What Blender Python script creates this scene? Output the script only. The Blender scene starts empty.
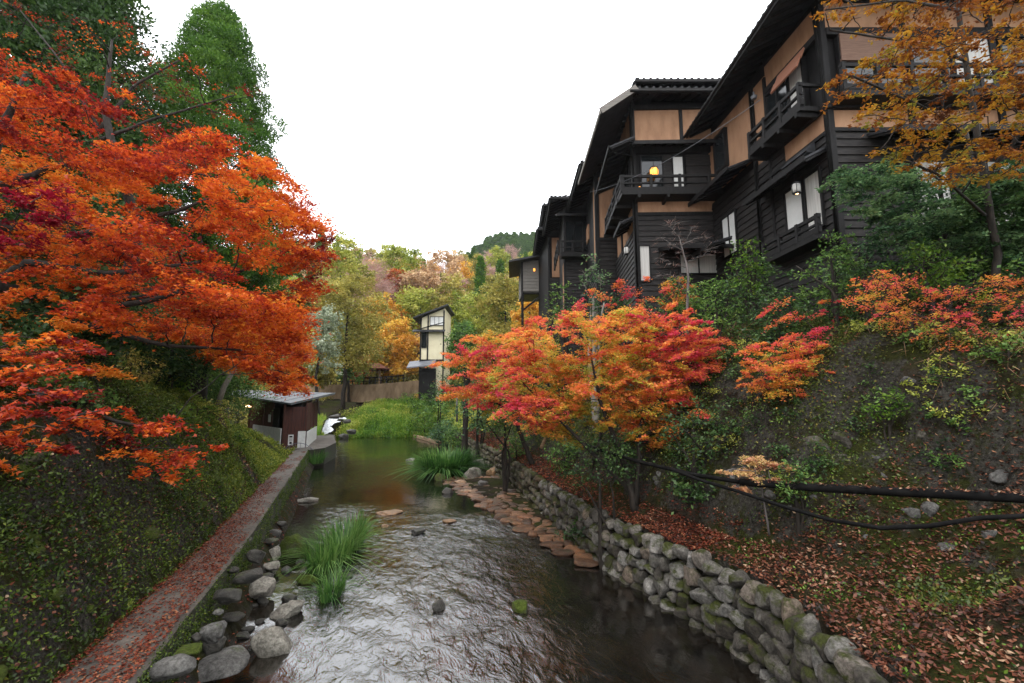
import bpy, math, random
import numpy as np
from mathutils import Vector
R = math.radians
C = bpy.context.scene.collection
rng = np.random.default_rng(7)
random.seed(7)

# ------------------------------------------------------------------ camera, sky, sun, exposure
F_PX, PITCH, CAMZ = 455.0, R(7.4), 4.0
cd = bpy.data.cameras.new('camera'); cam = bpy.data.objects.new('camera', cd); C.objects.link(cam)
cd.sensor_width = 36; cd.lens = 36*F_PX/1024; cd.clip_end = 3000; cd.clip_start = .05
cam.location = (0, 0, CAMZ); cam.rotation_euler = (R(90)+PITCH, 0, 0)
sc = bpy.context.scene; sc.camera = cam
sc.view_settings.view_transform = 'Standard'; sc.view_settings.look = 'None'
sc.view_settings.exposure = 0.14; sc.view_settings.gamma = 1; sc.view_settings.use_curve_mapping = False
sc.cycles.max_bounces = 6; sc.cycles.transparent_max_bounces = 4; sc.cycles.diffuse_bounces = 3
SUN_EL, SUN_AZ = R(55), R(215)
w = bpy.data.worlds.new('World'); sc.world = w; w.use_nodes = True
nt = w.node_tree; nt.nodes.clear()
def wn(t): return nt.nodes.new(t)
out = wn('ShaderNodeOutputWorld'); bg = wn('ShaderNodeBackground'); bg2 = wn('ShaderNodeBackground'); add = wn('ShaderNodeAddShader')
sky = wn('ShaderNodeTexSky'); sky.sky_type = 'NISHITA'; sky.sun_disc = False; sky.sun_elevation = SUN_EL; sky.sun_rotation = SUN_AZ
nt.links.new(sky.outputs[0], bg.inputs[0]); bg.inputs[1].default_value = 0.05
# cloud deck: an overcast sky is brightest overhead
tc = wn('ShaderNodeTexCoord'); sx = wn('ShaderNodeSeparateXYZ'); mr = wn('ShaderNodeMapRange')
nt.links.new(tc.outputs['Generated'], sx.inputs[0]); nt.links.new(sx.outputs[2], mr.inputs[0])
mr.inputs[1].default_value = 0; mr.inputs[2].default_value = 1; mr.inputs[3].default_value = 2.3; mr.inputs[4].default_value = 2.6
bg2.inputs[0].default_value = (.975, .985, 1, 1); nt.links.new(mr.outputs[0], bg2.inputs[1])
nt.links.new(bg.outputs[0], add.inputs[0]); nt.links.new(bg2.outputs[0], add.inputs[1]); nt.links.new(add.outputs[0], out.inputs[0])
sl = bpy.data.lights.new('sun', 'SUN'); so = bpy.data.objects.new('sun', sl); C.objects.link(so)
sl.energy = 1.1; sl.angle = R(25); sl.color = (1, .96, .9)
so.rotation_euler = (R(90)-SUN_EL, 0, R(180)-SUN_AZ)
so.rotation_euler = Vector((-math.sin(SUN_AZ)*math.cos(SUN_EL), -math.cos(SUN_AZ)*math.cos(SUN_EL), -math.sin(SUN_EL))).to_track_quat('-Z', 'Y').to_euler()

# ------------------------------------------------------------------ helpers
def P(px, py, Y):
    a = px-512; b = 341.5-py
    f = F_PX*math.cos(PITCH)-b*math.sin(PITCH); u = F_PX*math.sin(PITCH)+b*math.cos(PITCH)
    return np.array((a*Y/f, Y, CAMZ+u*Y/f))
def G(px, py, z):
    a = px-512; b = 341.5-py
    f = F_PX*math.cos(PITCH)-b*math.sin(PITCH); u = F_PX*math.sin(PITCH)+b*math.cos(PITCH)
    t = (z-CAMZ)/u
    return np.array((a*t, f*t, z))
def to_px(p):
    x, y, z = p[..., 0], p[..., 1], p[..., 2]-CAMZ
    c, s = math.cos(PITCH), math.sin(PITCH)
    f = y*c+z*s; u = -y*s+z*c
    return 512+F_PX*x/f, 341.5-F_PX*u/f

def tag(o, label=None, cat=None, group=None, kind=None):
    if label: o['label'] = label
    if cat: o['category'] = cat
    if group: o['group'] = group
    if kind: o['kind'] = kind
    return o
def thing(name, label, cat, loc=(0, 0, 0), group=None):
    o = bpy.data.objects.new(name, None); C.objects.link(o); o.location = [float(v) for v in loc]
    o.empty_display_size = .3
    return tag(o, label, cat, group)
def link(name, me, mat, parent=None, smooth=False):
    if mat: me.materials.append(mat)
    o = bpy.data.objects.new(name, me); C.objects.link(o)
    if parent:
        o.parent = parent
        q = parent
        off = Vector((0, 0, 0))
        while q: off += q.location; q = q.parent
        o.location = -off                       # meshes are written in world coordinates
    if smooth: me.polygons.foreach_set('use_smooth', np.ones(len(me.polygons), bool))
    return o
def npmesh(name, V, n, mat, parent=None, tint=None, smooth=False, idx=None):
    """V (faces*n,3) unshared verts, or idx (faces,n)."""
    me = bpy.data.meshes.new(name)
    V = np.ascontiguousarray(V, dtype=np.float32).reshape(-1, 3)
    if idx is None: idx = np.arange(len(V), dtype=np.int32).reshape(-1, n)
    nf = len(idx)
    me.vertices.add(len(V)); me.vertices.foreach_set('co', V.ravel())
    me.loops.add(nf*n); me.loops.foreach_set('vertex_index', np.ascontiguousarray(idx, dtype=np.int32).ravel())
    me.polygons.add(nf); me.polygons.foreach_set('loop_start', np.arange(0, nf*n, n, dtype=np.int32))
    me.update(calc_edges=True)
    if tint is not None:
        a = me.attributes.new('tint', 'FLOAT', 'FACE'); a.data.foreach_set('value', np.asarray(tint, dtype=np.float32))
    return link(name, me, mat, parent, smooth)

class MB:
    def __init__(s): s.v = []; s.f = []
    def box(s, c, size, ax=None):
        """centre, size, axes (3x3 rows)"""
        ax = np.eye(3) if ax is None else np.asarray(ax, float)
        b = len(s.v); h = np.asarray(size, float)/2; c = np.asarray(c, float)
        for i in (-1, 1):
            for j in (-1, 1):
                for k in (-1, 1): s.v.append(c+ax[0]*i*h[0]+ax[1]*j*h[1]+ax[2]*k*h[2])
        for q in ((0, 1, 3, 2), (4, 6, 7, 5), (0, 4, 5, 1), (2, 3, 7, 6), (0, 2, 6, 4), (1, 5, 7, 3)): s.f.append([b+i for i in q])
        return s
    def bar(s, a, b_, wd, ht=None, up=(0, 0, 1)):
        a = np.asarray(a, float); b_ = np.asarray(b_, float); d = b_-a; L = np.linalg.norm(d); d = d/L
        up = np.asarray(up, float)
        if abs(d@up) > .95: up = np.array((0, 1., 0))
        x = np.cross(d, up); x /= np.linalg.norm(x); z = np.cross(x, d)
        return s.box((a+b_)/2, (L, wd, ht or wd), (d, x, z))
    def hull8(s, p):
        b = len(s.v); s.v += [np.asarray(q, float) for q in p]
        for q in ((0, 3, 2, 1), (4, 5, 6, 7), (0, 1, 5, 4), (1, 2, 6, 5), (2, 3, 7, 6), (3, 0, 4, 7)): s.f.append([b+i for i in q])
        return s
    def prism(s, poly, z0, z1):
        """poly xy; z0,z1 floats or lists"""
        n = len(poly); b = len(s.v)
        z0 = [z0]*n if np.isscalar(z0) else z0; z1 = [z1]*n if np.isscalar(z1) else z1
        for (x, y), z in zip(poly, z0): s.v.append(np.array((x, y, z)))
        for (x, y), z in zip(poly, z1): s.v.append(np.array((x, y, z)))
        s.f.append(list(range(b, b+n))[::-1]); s.f.append(list(range(b+n, b+2*n)))
        for i in range(n): j = (i+1) % n; s.f.append([b+i, b+j, b+n+j, b+n+i])
        return s
    def tube(s, pts, r, n=6):
        pts = np.asarray(pts, float); m = len(pts)
        r = np.full(m, r) if np.isscalar(r) else np.asarray(r, float)
        b = len(s.v)
        t = np.gradient(pts, axis=0); t /= np.linalg.norm(t, axis=1)[:, None]+1e-9
        ref = np.array((0, 0, 1.)) if abs(t[0][2]) < .9 else np.array((1., 0, 0))
        for i in range(m):
            x = np.cross(t[i], ref); nx = np.linalg.norm(x)
            x = x/nx if nx > 1e-3 else np.array((1., 0, 0)); y = np.cross(t[i], x)
            ref2 = np.cross(x, t[i]); ref = ref2
            for k in range(n):
                a = 2*math.pi*k/n; s.v.append(pts[i]+r[i]*(math.cos(a)*x+math.sin(a)*y))
        for i in range(m-1):
            for k in range(n):
                k2 = (k+1) % n; s.f.append([b+i*n+k, b+i*n+k2, b+(i+1)*n+k2, b+(i+1)*n+k])
        s.f.append([b+k for k in range(n)][::-1]); s.f.append([b+(m-1)*n+k for k in range(n)])
        return s
    def build(s, name, mat, parent=None, smooth=False, bevel=0):
        me = bpy.data.meshes.new(name); me.from_pydata([tuple(map(float, v)) for v in s.v], [], s.f); me.update()
        o = link(name, me, mat, parent, smooth)
        if bevel:
            m = o.modifiers.new('b', 'BEVEL'); m.width = bevel; m.segments = 1; m.limit_method = 'ANGLE'
        return o

# value noise (numpy)
_T = np.random.default_rng(3).random((256, 256))
def vn(x, y, seed=0):
    x = np.asarray(x, float)+seed*17.3; y = np.asarray(y, float)+seed*9.7
    xi = np.floor(x).astype(int); yi = np.floor(y).astype(int); u = x-xi; v = y-yi
    u = u*u*(3-2*u); v = v*v*(3-2*v)
    a = _T[xi % 256, yi % 256]; b = _T[(xi+1) % 256, yi % 256]; c = _T[xi % 256, (yi+1) % 256]; d = _T[(xi+1) % 256, (yi+1) % 256]
    return (a*(1-u)+b*u)*(1-v)+(c*(1-u)+d*u)*v-.5
def fbm(x, y, seed=0, o=4):
    r = 0; A = 1
    for i in range(o): r = r+A*vn(np.asarray(x)*2**i, np.asarray(y)*2**i, seed+i*3); A *= .5
    return r

# ------------------------------------------------------------------ materials
def mat(name):
    m = bpy.data.materials.new(name); m.use_nodes = True
    n = m.node_tree; b = n.nodes['Principled BSDF']; o = n.nodes['Material Output']
    return m, n, b, o
def ramp(n, stops, interp='LINEAR'):
    r = n.nodes.new('ShaderNodeValToRGB'); e = r.color_ramp; e.interpolation = interp
    while len(e.elements) > 1: e.elements.remove(e.elements[0])
    e.elements[0].position = stops[0][0]; e.elements[0].color = (*stops[0][1], 1)
    for p, c in stops[1:]:
        q = e.elements.new(p); q.color = (*c, 1)
    return r
def noise(n, scale, detail=4, rough=.55, vec=None, dist=0):
    t = n.nodes.new('ShaderNodeTexNoise'); t.inputs['Scale'].default_value = scale; t.inputs['Detail'].default_value = detail
    t.inputs['Roughness'].default_value = rough; t.inputs['Distortion'].default_value = dist
    if vec is not None: n.links.new(vec, t.inputs['Vector'])
    return t
def objvec(n, sc_=(1, 1, 1)):
    g = n.nodes.new('ShaderNodeNewGeometry'); m = n.nodes.new('ShaderNodeMapping'); m.inputs['Scale'].default_value = sc_
    n.links.new(g.outputs['Position'], m.inputs['Vector']); return m.outputs[0]
def mixc(n, fac, a, b, mode='MIX'):
    m = n.nodes.new('ShaderNodeMix'); m.data_type = 'RGBA'; m.blend_type = mode
    for s_, v in ((0, fac), (6, a), (7, b)):
        if isinstance(v, (int, float)): m.inputs[s_].default_value = v
        elif isinstance(v, tuple): m.inputs[s_].default_value = (*v, 1)
        else: n.links.new(v, m.inputs[s_])
    return m.outputs[2]
def bump(n, h, b, strength=.5, dist=.02, prev=None):
    q = n.nodes.new('ShaderNodeBump'); q.inputs['Strength'].default_value = strength; q.inputs['Distance'].default_value = dist
    n.links.new(h, q.inputs['Height'])
    if prev is not None: n.links.new(prev, q.inputs['Normal'])
    if b is not None: n.links.new(q.outputs[0], b.inputs['Normal'])
    return q.outputs[0]
def leafmat(name, cols, transl=.35, gloss=.018, rough=.4):
    m, n, b, o = mat(name)
    at = n.nodes.new('ShaderNodeAttribute'); at.attribute_name = 'tint'
    k = len(cols); r = ramp(n, [(i/(k-1), c) for i, c in enumerate(cols)])
    n.links.new(at.outputs['Fac'], r.inputs[0])
    d = n.nodes.new('ShaderNodeBsdfDiffuse'); t = n.nodes.new('ShaderNodeBsdfTranslucent'); g = n.nodes.new('ShaderNodeBsdfGlossy')
    g.inputs['Roughness'].default_value = rough; g.inputs['Color'].default_value = (1, 1, 1, 1)
    m1 = n.nodes.new('ShaderNodeMixShader'); m2 = n.nodes.new('ShaderNodeMixShader'); m1.inputs[0].default_value = transl; m2.inputs[0].default_value = gloss
    n.links.new(r.outputs[0], d.inputs[0]); n.links.new(r.outputs[0], t.inputs[0])
    n.links.new(d.outputs[0], m1.inputs[1]); n.links.new(t.outputs[0], m1.inputs[2])
    n.links.new(m1.outputs[0], m2.inputs[1]); n.links.new(g.outputs[0], m2.inputs[2]); n.links.new(m2.outputs[0], o.inputs[0])
    n.nodes.remove(b)
    return m
def simple(name, c1, c2, scale=6, rough=.7, bstr=.3, bdist=.01, vscale=(1, 1, 1), spec=.3, detail=5, c3=None):
    m, n, b, o = mat(name); v = objvec(n, vscale); t = noise(n, scale, detail, .6, v)
    st = [(.3, c1), (.7, c2)] if c3 is None else [(.25, c1), (.5, c2), (.72, c3)]
    r = ramp(n, st); n.links.new(t.outputs['Fac'], r.inputs[0]); n.links.new(r.outputs[0], b.inputs['Base Color'])
    b.inputs['Roughness'].default_value = rough; b.inputs['Specular IOR Level'].default_value = spec
    if bstr: bump(n, t.outputs['Fac'], b, bstr, bdist)
    return m
M = {}
M['bark'] = simple('bark', (.006, .005, .004), (.035, .027, .020), 14, .85, .8, .02, (1, 1, .25))
M['bark_pale'] = simple('bark_pale', (.12, .11, .09), (.3, .28, .24), 12, .8, .5, .01, (1, 1, .3))
M['bark_grey'] = simple('bark_grey', (.07, .06, .055), (.17, .15, .14), 14, .8, .5, .01, (1, 1, .3))
M['black_wood'] = simple('black_wood', (.005, .0047, .0047), (.015, .014, .014), 5, .65, .35, .006, (3, 3, .5), .18)
M['board'] = simple('board', (.004, .0038, .004), (.034, .030, .028), 3, .6, .5, .006, (1, 1, 9), .18)
M['plaster'] = simple('plaster', (.21, .118, .070), (.32, .182, .108), 1.6, .9, .25, .006, (1.6, 1.6, .5), .1, 8, (.39, .23, .14))
M['plaster_cream'] = simple('plaster_cream', (.56, .50, .34), (.68, .62, .44), 1.0, .9, .1, .004)
M['tile'] = simple('tile', (.010, .0105, .012), (.045, .046, .05), 3, .55, .2, .004, spec=.2)
M['metal_grey'] = simple('metal_grey', (.09, .095, .11), (.17, .18, .2), 2.5, .45, .1, .003, (1, 1, 1), .5)
M['red_board'] = simple('red_board', (.035, .012, .009), (.09, .03, .02), 5, .65, .3, .005, (6, 6, .5))
M['white_panel'] = simple('white_panel', (.52, .52, .5), (.68, .68, .66), 4, .6, .1, .002)
M['shoji'] = simple('shoji', (.5, .5, .48), (.6, .6, .58), 2, .8, 0)
M['curtain'] = simple('curtain', (.34, .33, .31), (.5, .49, .46), 2, .8, 0, 0, (8, 8, .4))
M['blind'] = simple('blind', (.09, .05, .035), (.19, .115, .08), 6, .8, .5, .004, (.6, .6, 25))
M['blind_red'] = simple('blind_red', (.20, .085, .05), (.30, .13, .08), 6, .8, .5, .004, (.6, .6, 20))
M['weathered'] = simple('weathered', (.10, .09, .08), (.2, .185, .165), 4, .85, .5, .006, (.7, .7, 12))
M['concrete'] = simple('concrete', (.10, .095, .08), (.24, .235, .21), 3, .9, .5, .01, c3=(.33, .32, .3))
M['pipe_black'] = simple('pipe_black', (.003, .003, .003), (.010, .0095, .009), 6, .85, .1, .002, spec=.08)
M['timber'] = simple('timber', (.16, .10, .055), (.34, .24, .15), 5, .85, .5, .01, (.6, .6, 4))
M['rust_timber'] = simple('rust_timber', (.06, .02, .012), (.16, .055, .03), 6, .85, .5, .01)
def glass():
    m, n, b, o = mat('window_glass'); b.inputs['Base Color'].default_value = (.012, .014, .015, 1); b.inputs['Roughness'].default_value = .06
    b.inputs['Specular IOR Level'].default_value = .6; return m
M['glass'] = glass()
def emit(name, c, s_):
    m, n, b, o = mat(name); b.inputs['Base Color'].default_value = (*c, 1); b.inputs['Emission Color'].default_value = (*c, 1); b.inputs['Emission Strength'].default_value = s_; return m
M['lantern'] = emit('lantern_paper', (1, .42, .07), 1.6); M['bulb'] = emit('bulb_glow', (1, .62, .3), 9)
def rockmat(name, c1, c2, moss=.5, mosscol=(.05, .065, .015), wet=False, per=False):
    m, n, b, o = mat(name); v = objvec(n)
    t = noise(n, 3.2, 9, .72, v); r = ramp(n, [(.32, c1), (.5, tuple((a+b_)/2 for a, b_ in zip(c1, c2))), (.66, c2)]); n.links.new(t.outputs['Fac'], r.inputs[0])
    sp = noise(n, 22, 5, .75, v); spr = ramp(n, [(.35, (.22, .21, .2)), (.62, (.78, .78, .77))]); n.links.new(sp.outputs['Fac'], spr.inputs[0])
    c0 = mixc(n, .75, r.outputs[0], spr.outputs[0], 'OVERLAY')
    if per:
        at = n.nodes.new('ShaderNodeAttribute'); at.attribute_name = 'tint'
        pr = ramp(n, [(0, (.28, .25, .22)), (.5, (.75, .72, .68)), (.85, (1.25, 1.25, 1.25)), (1, (1.0, .8, .65))]); n.links.new(at.outputs['Fac'], pr.inputs[0]); c0 = mixc(n, 1.0, c0, pr.outputs[0], 'MULTIPLY')
    t2 = noise(n, 2.6, 6, .75, objvec(n, (1, 1, 1.4))); g = n.nodes.new('ShaderNodeNewGeometry'); sxn = n.nodes.new('ShaderNodeSeparateXYZ'); n.links.new(g.outputs['Normal'], sxn.inputs[0])
    ma = n.nodes.new('ShaderNodeMath'); ma.operation = 'MULTIPLY_ADD'; n.links.new(sxn.outputs[2], ma.inputs[0]); ma.inputs[1].default_value = .09; n.links.new(t2.outputs['Fac'], ma.inputs[2])
    mr_ = n.nodes.new('ShaderNodeMapRange'); n.links.new(ma.outputs[0], mr_.inputs[0]); mr_.inputs[1].default_value = .78-.4*moss; mr_.inputs[2].default_value = .90-.4*moss
    mv = noise(n, 30, 4, .7, v); mc = ramp(n, [(.3, tuple(x*.4 for x in mosscol)), (.7, tuple(x*1.5 for x in mosscol))]); n.links.new(mv.outputs['Fac'], mc.inputs[0])
    c = mixc(n, mr_.outputs[0], c0, mc.outputs[0]); n.links.new(c, b.inputs['Base Color'])
    b.inputs['Roughness'].default_value = .35 if wet else .9; b.inputs['Specular IOR Level'].default_value = .35 if wet else .15
    f = noise(n, 6, 12, .78, v); bump(n, f.outputs['Fac'], b, 1.0, .06)
    return m
M['rock_pale'] = rockmat('rock_pale', (.08, .074, .062), (.33, .31, .265), .25)
M['rock_grey'] = rockmat('rock_grey', (.04, .038, .036), (.17, .165, .155), .34)
M['rock_dark'] = rockmat('rock_dark', (.018, .017, .015), (.07, .065, .055), .45, wet=True)
M['rock_mossy'] = rockmat('rock_mossy', (.03, .028, .02), (.1, .09, .06), .9, (.055, .075, .012))
M['rock_bank'] = rockmat('rock_bank', (.018, .016, .012), (.13, .118, .098), .55, (.035, .042, .010))
M['rock_tan'] = rockmat('rock_tan', (.12, .07, .035), (.33, .2, .11), .15, wet=True)
M['masonry'] = rockmat('masonry', (.05, .048, .044), (.21, .20, .185), .66, (.04, .046, .011), per=True)
M['masonry_old'] = rockmat('masonry_old', (.05, .045, .035), (.17, .155, .125), .66, (.04, .045, .012), per=True)
M['flag'] = rockmat('flagstone', (.05, .025, .014), (.25, .125, .062), .42, (.05, .045, .02), wet=True, per=True)
def groundmat():
    m, n, b, o = mat('bank_soil'); v = objvec(n)
    big = noise(n, .55, 6, .65, v); med = noise(n, 3.5, 8, .7, v); fine = noise(n, 18, 6, .75, v)
    soil = ramp(n, [(.3, (.005, .004, .003)), (.5, (.028, .021, .014)), (.72, (.085, .064, .042))]); n.links.new(med.outputs['Fac'], soil.inputs[0])
    moss = ramp(n, [(.3, (.010, .013, .003)), (.7, (.06, .066, .014))]); n.links.new(fine.outputs['Fac'], moss.inputs[0])
    f1 = n.nodes.new('ShaderNodeMapRange'); n.links.new(big.outputs['Fac'], f1.inputs[0]); f1.inputs[1].default_value = .42; f1.inputs[2].default_value = .58
    c = mixc(n, f1.outputs[0], soil.outputs[0], moss.outputs[0])
    v2 = n.nodes.new('ShaderNodeTexVoronoi'); v2.inputs['Scale'].default_value = 2.6; n.links.new(objvec(n, (1, 1, 1.5)), v2.inputs['Vector'])
    st = ramp(n, [(.12, (1, 1, 1)), (.2, (0, 0, 0))]); n.links.new(v2.outputs['Distance'], st.inputs[0])
    stn = noise(n, 1.1, 3, .5, v); f2 = n.nodes.new('ShaderNodeMapRange'); n.links.new(stn.outputs['Fac'], f2.inputs[0]); f2.inputs[1].default_value = .5; f2.inputs[2].default_value = .6
    mm = n.nodes.new('ShaderNodeMath'); mm.operation = 'MULTIPLY'; n.links.new(st.outputs[0], mm.inputs[0]); n.links.new(f2.outputs[0], mm.inputs[1])
    gg = n.nodes.new('ShaderNodeNewGeometry'); sz_ = n.nodes.new('ShaderNodeSeparateXYZ'); n.links.new(gg.outputs['Normal'], sz_.inputs[0])
    rk = noise(n, 2.2, 9, .75, objvec(n, (1, 1, .6))); a_ = n.nodes.new('ShaderNodeMath'); a_.operation = 'MULTIPLY_ADD'; n.links.new(sz_.outputs[2], a_.inputs[0]); a_.inputs[1].default_value = -.35; n.links.new(rk.outputs['Fac'], a_.inputs[2])
    rm = n.nodes.new('ShaderNodeMapRange'); n.links.new(a_.outputs[0], rm.inputs[0]); rm.inputs[1].default_value = .26; rm.inputs[2].default_value = .36
    rc = ramp(n, [(.35, (.012, .011, .009)), (.6, (.085, .078, .065)), (.75, (.17, .16, .14))]); n.links.new(fine.outputs['Fac'], rc.inputs[0])
    c = mixc(n, rm.outputs[0], c, rc.outputs[0]); n.links.new(c, b.inputs['Base Color']); b.inputs['Roughness'].default_value = .95; b.inputs['Specular IOR Level'].default_value = .08
    b1 = bump(n, med.outputs['Fac'], None, 1.0, .25); bump(n, fine.outputs['Fac'], b, 1.0, .06, b1)
    return m
M['ground'] = groundmat()
def pathmat():
    m, n, b, o = mat('path_concrete'); v = objvec(n)
    a = noise(n, 1.6, 6, .7, v); r = ramp(n, [(.35, (.045, .038, .03)), (.6, (.12, .10, .082)), (.8, (.2, .175, .15))]); n.links.new(a.outputs['Fac'], r.inputs[0])
    f = noise(n, 40, 4, .7, v); c = mixc(n, .5, r.outputs[0], f.outputs['Fac'], 'OVERLAY')
    g = n.nodes.new('ShaderNodeNewGeometry'); s_ = n.nodes.new('ShaderNodeSeparateXYZ'); n.links.new(g.outputs['Normal'], s_.inputs[0])
    k = noise(n, 2.4, 5, .7, v); mu = n.nodes.new('ShaderNodeMath'); ab = n.nodes.new('ShaderNodeMath'); ab.operation = 'ABSOLUTE'; n.links.new(s_.outputs[2], ab.inputs[0]); mu.operation = 'SUBTRACT'; n.links.new(k.outputs['Fac'], mu.inputs[0]); n.links.new(ab.outputs[0], mu.inputs[1])
    q = n.nodes.new('ShaderNodeMapRange'); n.links.new(mu.outputs[0], q.inputs[0]); q.inputs[1].default_value = -.05; q.inputs[2].default_value = .2
    c = mixc(n, q.outputs[0], c, (.022, .022, .010)); n.links.new(c, b.inputs['Base Color']); b.inputs['Roughness'].default_value = .8
    bump(n, f.outputs['Fac'], b, .5, .01); return m
M['path'] = pathmat()
def watermat():
    m, n, b, o = mat('river_water')
    b.inputs['Roughness'].default_value = .05; b.inputs['IOR'].default_value = 1.75; b.inputs['Specular IOR Level'].default_value = 1.0
    ang = math.radians(-19)
    def fv(sx_, sy_):
        g = n.nodes.new('ShaderNodeNewGeometry'); a = n.nodes.new('ShaderNodeMapping'); a.inputs['Rotation'].default_value = (0, 0, ang)
        c = n.nodes.new('ShaderNodeMapping'); c.inputs['Scale'].default_value = (sx_, sy_, 1)
        n.links.new(g.outputs['Position'], a.inputs['Vector']); n.links.new(a.outputs[0], c.inputs['Vector']); return c.outputs[0]
    t1 = noise(n, 3.2, 4, .6, fv(1.5, .8), 1.1); t2 = noise(n, 10, 3, .6, fv(1.5, .7), .6)
    at = n.nodes.new('ShaderNodeAttribute'); at.attribute_name = 'riffle'
    def sc2(t, k, add_):
        q = n.nodes.new('ShaderNodeMath'); q.operation = 'MULTIPLY_ADD'; n.links.new(at.outputs['Fac'], q.inputs[0]); q.inputs[1].default_value = k; q.inputs[2].default_value = add_
        h = n.nodes.new('ShaderNodeMath'); h.operation = 'MULTIPLY'; n.links.new(t, h.inputs[0]); n.links.new(q.outputs[0], h.inputs[1]); return h.outputs[0]
    b1 = bump(n, sc2(t1.outputs['Fac'], .95, .03), None, 1.0, .062); bump(n, sc2(t2.outputs['Fac'], .9, .06), b, 1.0, .011, b1)
    bed = noise(n, 1.1, 6, .6, objvec(n)); r = ramp(n, [(.35, (.003, .0028, .0025)), (.72, (.010, .007, .004))]); n.links.new(bed.outputs['Fac'], r.inputs[0])
    fo = noise(n, 2.2, 8, .74, fv(2.2, 1.2), 2.2); fr = n.nodes.new('ShaderNodeMapRange'); n.links.new(fo.outputs['Fac'], fr.inputs[0]); fr.inputs[1].default_value = .46; fr.inputs[2].default_value = .80
    mu = n.nodes.new('ShaderNodeMath'); mu.operation = 'MULTIPLY'; n.links.new(fr.outputs[0], mu.inputs[0]); n.links.new(at.outputs['Fac'], mu.inputs[1]); m3 = n.nodes.new('ShaderNodeMath'); m3.operation = 'MULTIPLY'; m3.inputs[1].default_value = .12; n.links.new(mu.outputs[0], m3.inputs[0]); mu = m3
    c = mixc(n, mu.outputs[0], r.outputs[0], (.42, .43, .46)); n.links.new(c, b.inputs['Base Color'])
    return m
M['water'] = watermat()
M['foam'] = simple('foam', (.4, .42, .44), (.85, .87, .9), 3, .5, .8, .06, (2, 2, .5))
# foliage palettes; olive, ygreen, pink, tan and yorange lightened in place of thicker haze
M['maple_l'] = leafmat('maple_leaves_orange', [(.16, .012, .014), (.40, .040, .016), (.62, .105, .018), (.74, .19, .02), (.76, .33, .04)], .5)
M['maple_r'] = leafmat('maple_leaves_mixed', [(.68, .06, .12), (.80, .16, .10), (.84, .27, .07), (.80, .43, .07), (.40, .42, .06)], .52)
M['crimson'] = leafmat('crimson_leaves', [(.10, .004, .012), (.25, .008, .022), (.45, .015, .04)], .4)
M['golden'] = leafmat('golden_leaves', [(.10, .03, .01), (.28, .09, .015), (.46, .23, .02), (.24, .22, .03)], .45)
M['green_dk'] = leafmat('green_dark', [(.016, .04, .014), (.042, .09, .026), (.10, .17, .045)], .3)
M['green_mid'] = leafmat('green_mid', [(.03, .07, .02), (.10, .20, .04), (.24, .36, .08)], .4)
M['green_hem'] = leafmat('green_hemlock', [(.02, .05, .025), (.07, .15, .06), (.19, .30, .12)], .35)
M['green_br'] = leafmat('green_bright', [(.035, .09, .012), (.09, .19, .02), (.20, .28, .035)], .4)
M['cedar'] = leafmat('cedar_leaves', [(.018, .055, .008), (.065, .15, .018), (.17, .30, .035)], .35)
M['olive'] = leafmat('olive_leaves', [(.13, .13, .03), (.32, .29, .06), (.52, .42, .11)], .35)
M['ygreen'] = leafmat('yellow_green_leaves', [(.15, .20, .03), (.34, .38, .06), (.55, .52, .12)], .35)
M['silver'] = leafmat('silver_leaves', [(.16, .20, .12), (.32, .37, .24), (.52, .55, .42)], .25)
M['pink'] = leafmat('pink_twigs', [(.30, .17, .15), (.50, .31, .27), (.64, .44, .38)], .2)
M['tan'] = leafmat('tan_leaves', [(.30, .18, .10), (.56, .36, .20), (.66, .48, .28)], .3)
M['yorange'] = leafmat('yellow_orange_leaves', [(.50, .20, .03), (.68, .36, .05), (.75, .52, .09)], .4)
M['rust'] = leafmat('rust_leaves', [(.24, .05, .02), (.42, .10, .03), (.55, .20, .05)], .35)
M['cedar_dk'] = leafmat('cedar_dark', [(.014, .036, .010), (.04, .085, .02), (.09, .15, .03)], .25)
M['litter'] = leafmat('litter_leaves', [(.018, .009, .006), (.055, .020, .012), (.13, .040, .022), (.21, .085, .045), (.40, .27, .17)], .1, .02)
M['litter_red'] = leafmat('litter_red', [(.035, .012, .008), (.13, .028, .017), (.24, .060, .032), (.34, .15, .07)], .1, .015)
M['grass'] = leafmat('grass_blades', [(.012, .045, .010), (.06, .16, .028), (.22, .36, .09)], .35)
M['meadow'] = leafmat('meadow_blades', [(.06, .15, .015), (.18, .33, .03), (.45, .46, .09)], .4)
M['cover'] = leafmat('cover_leaves', [(.014, .026, .006), (.05, .085, .012), (.14, .20, .025), (.30, .30, .04)], .35)
M['cover_r'] = leafmat('bank_weeds', [(.016, .035, .008), (.05, .085, .015), (.11, .14, .025), (.24, .20, .04)], .35)

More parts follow.
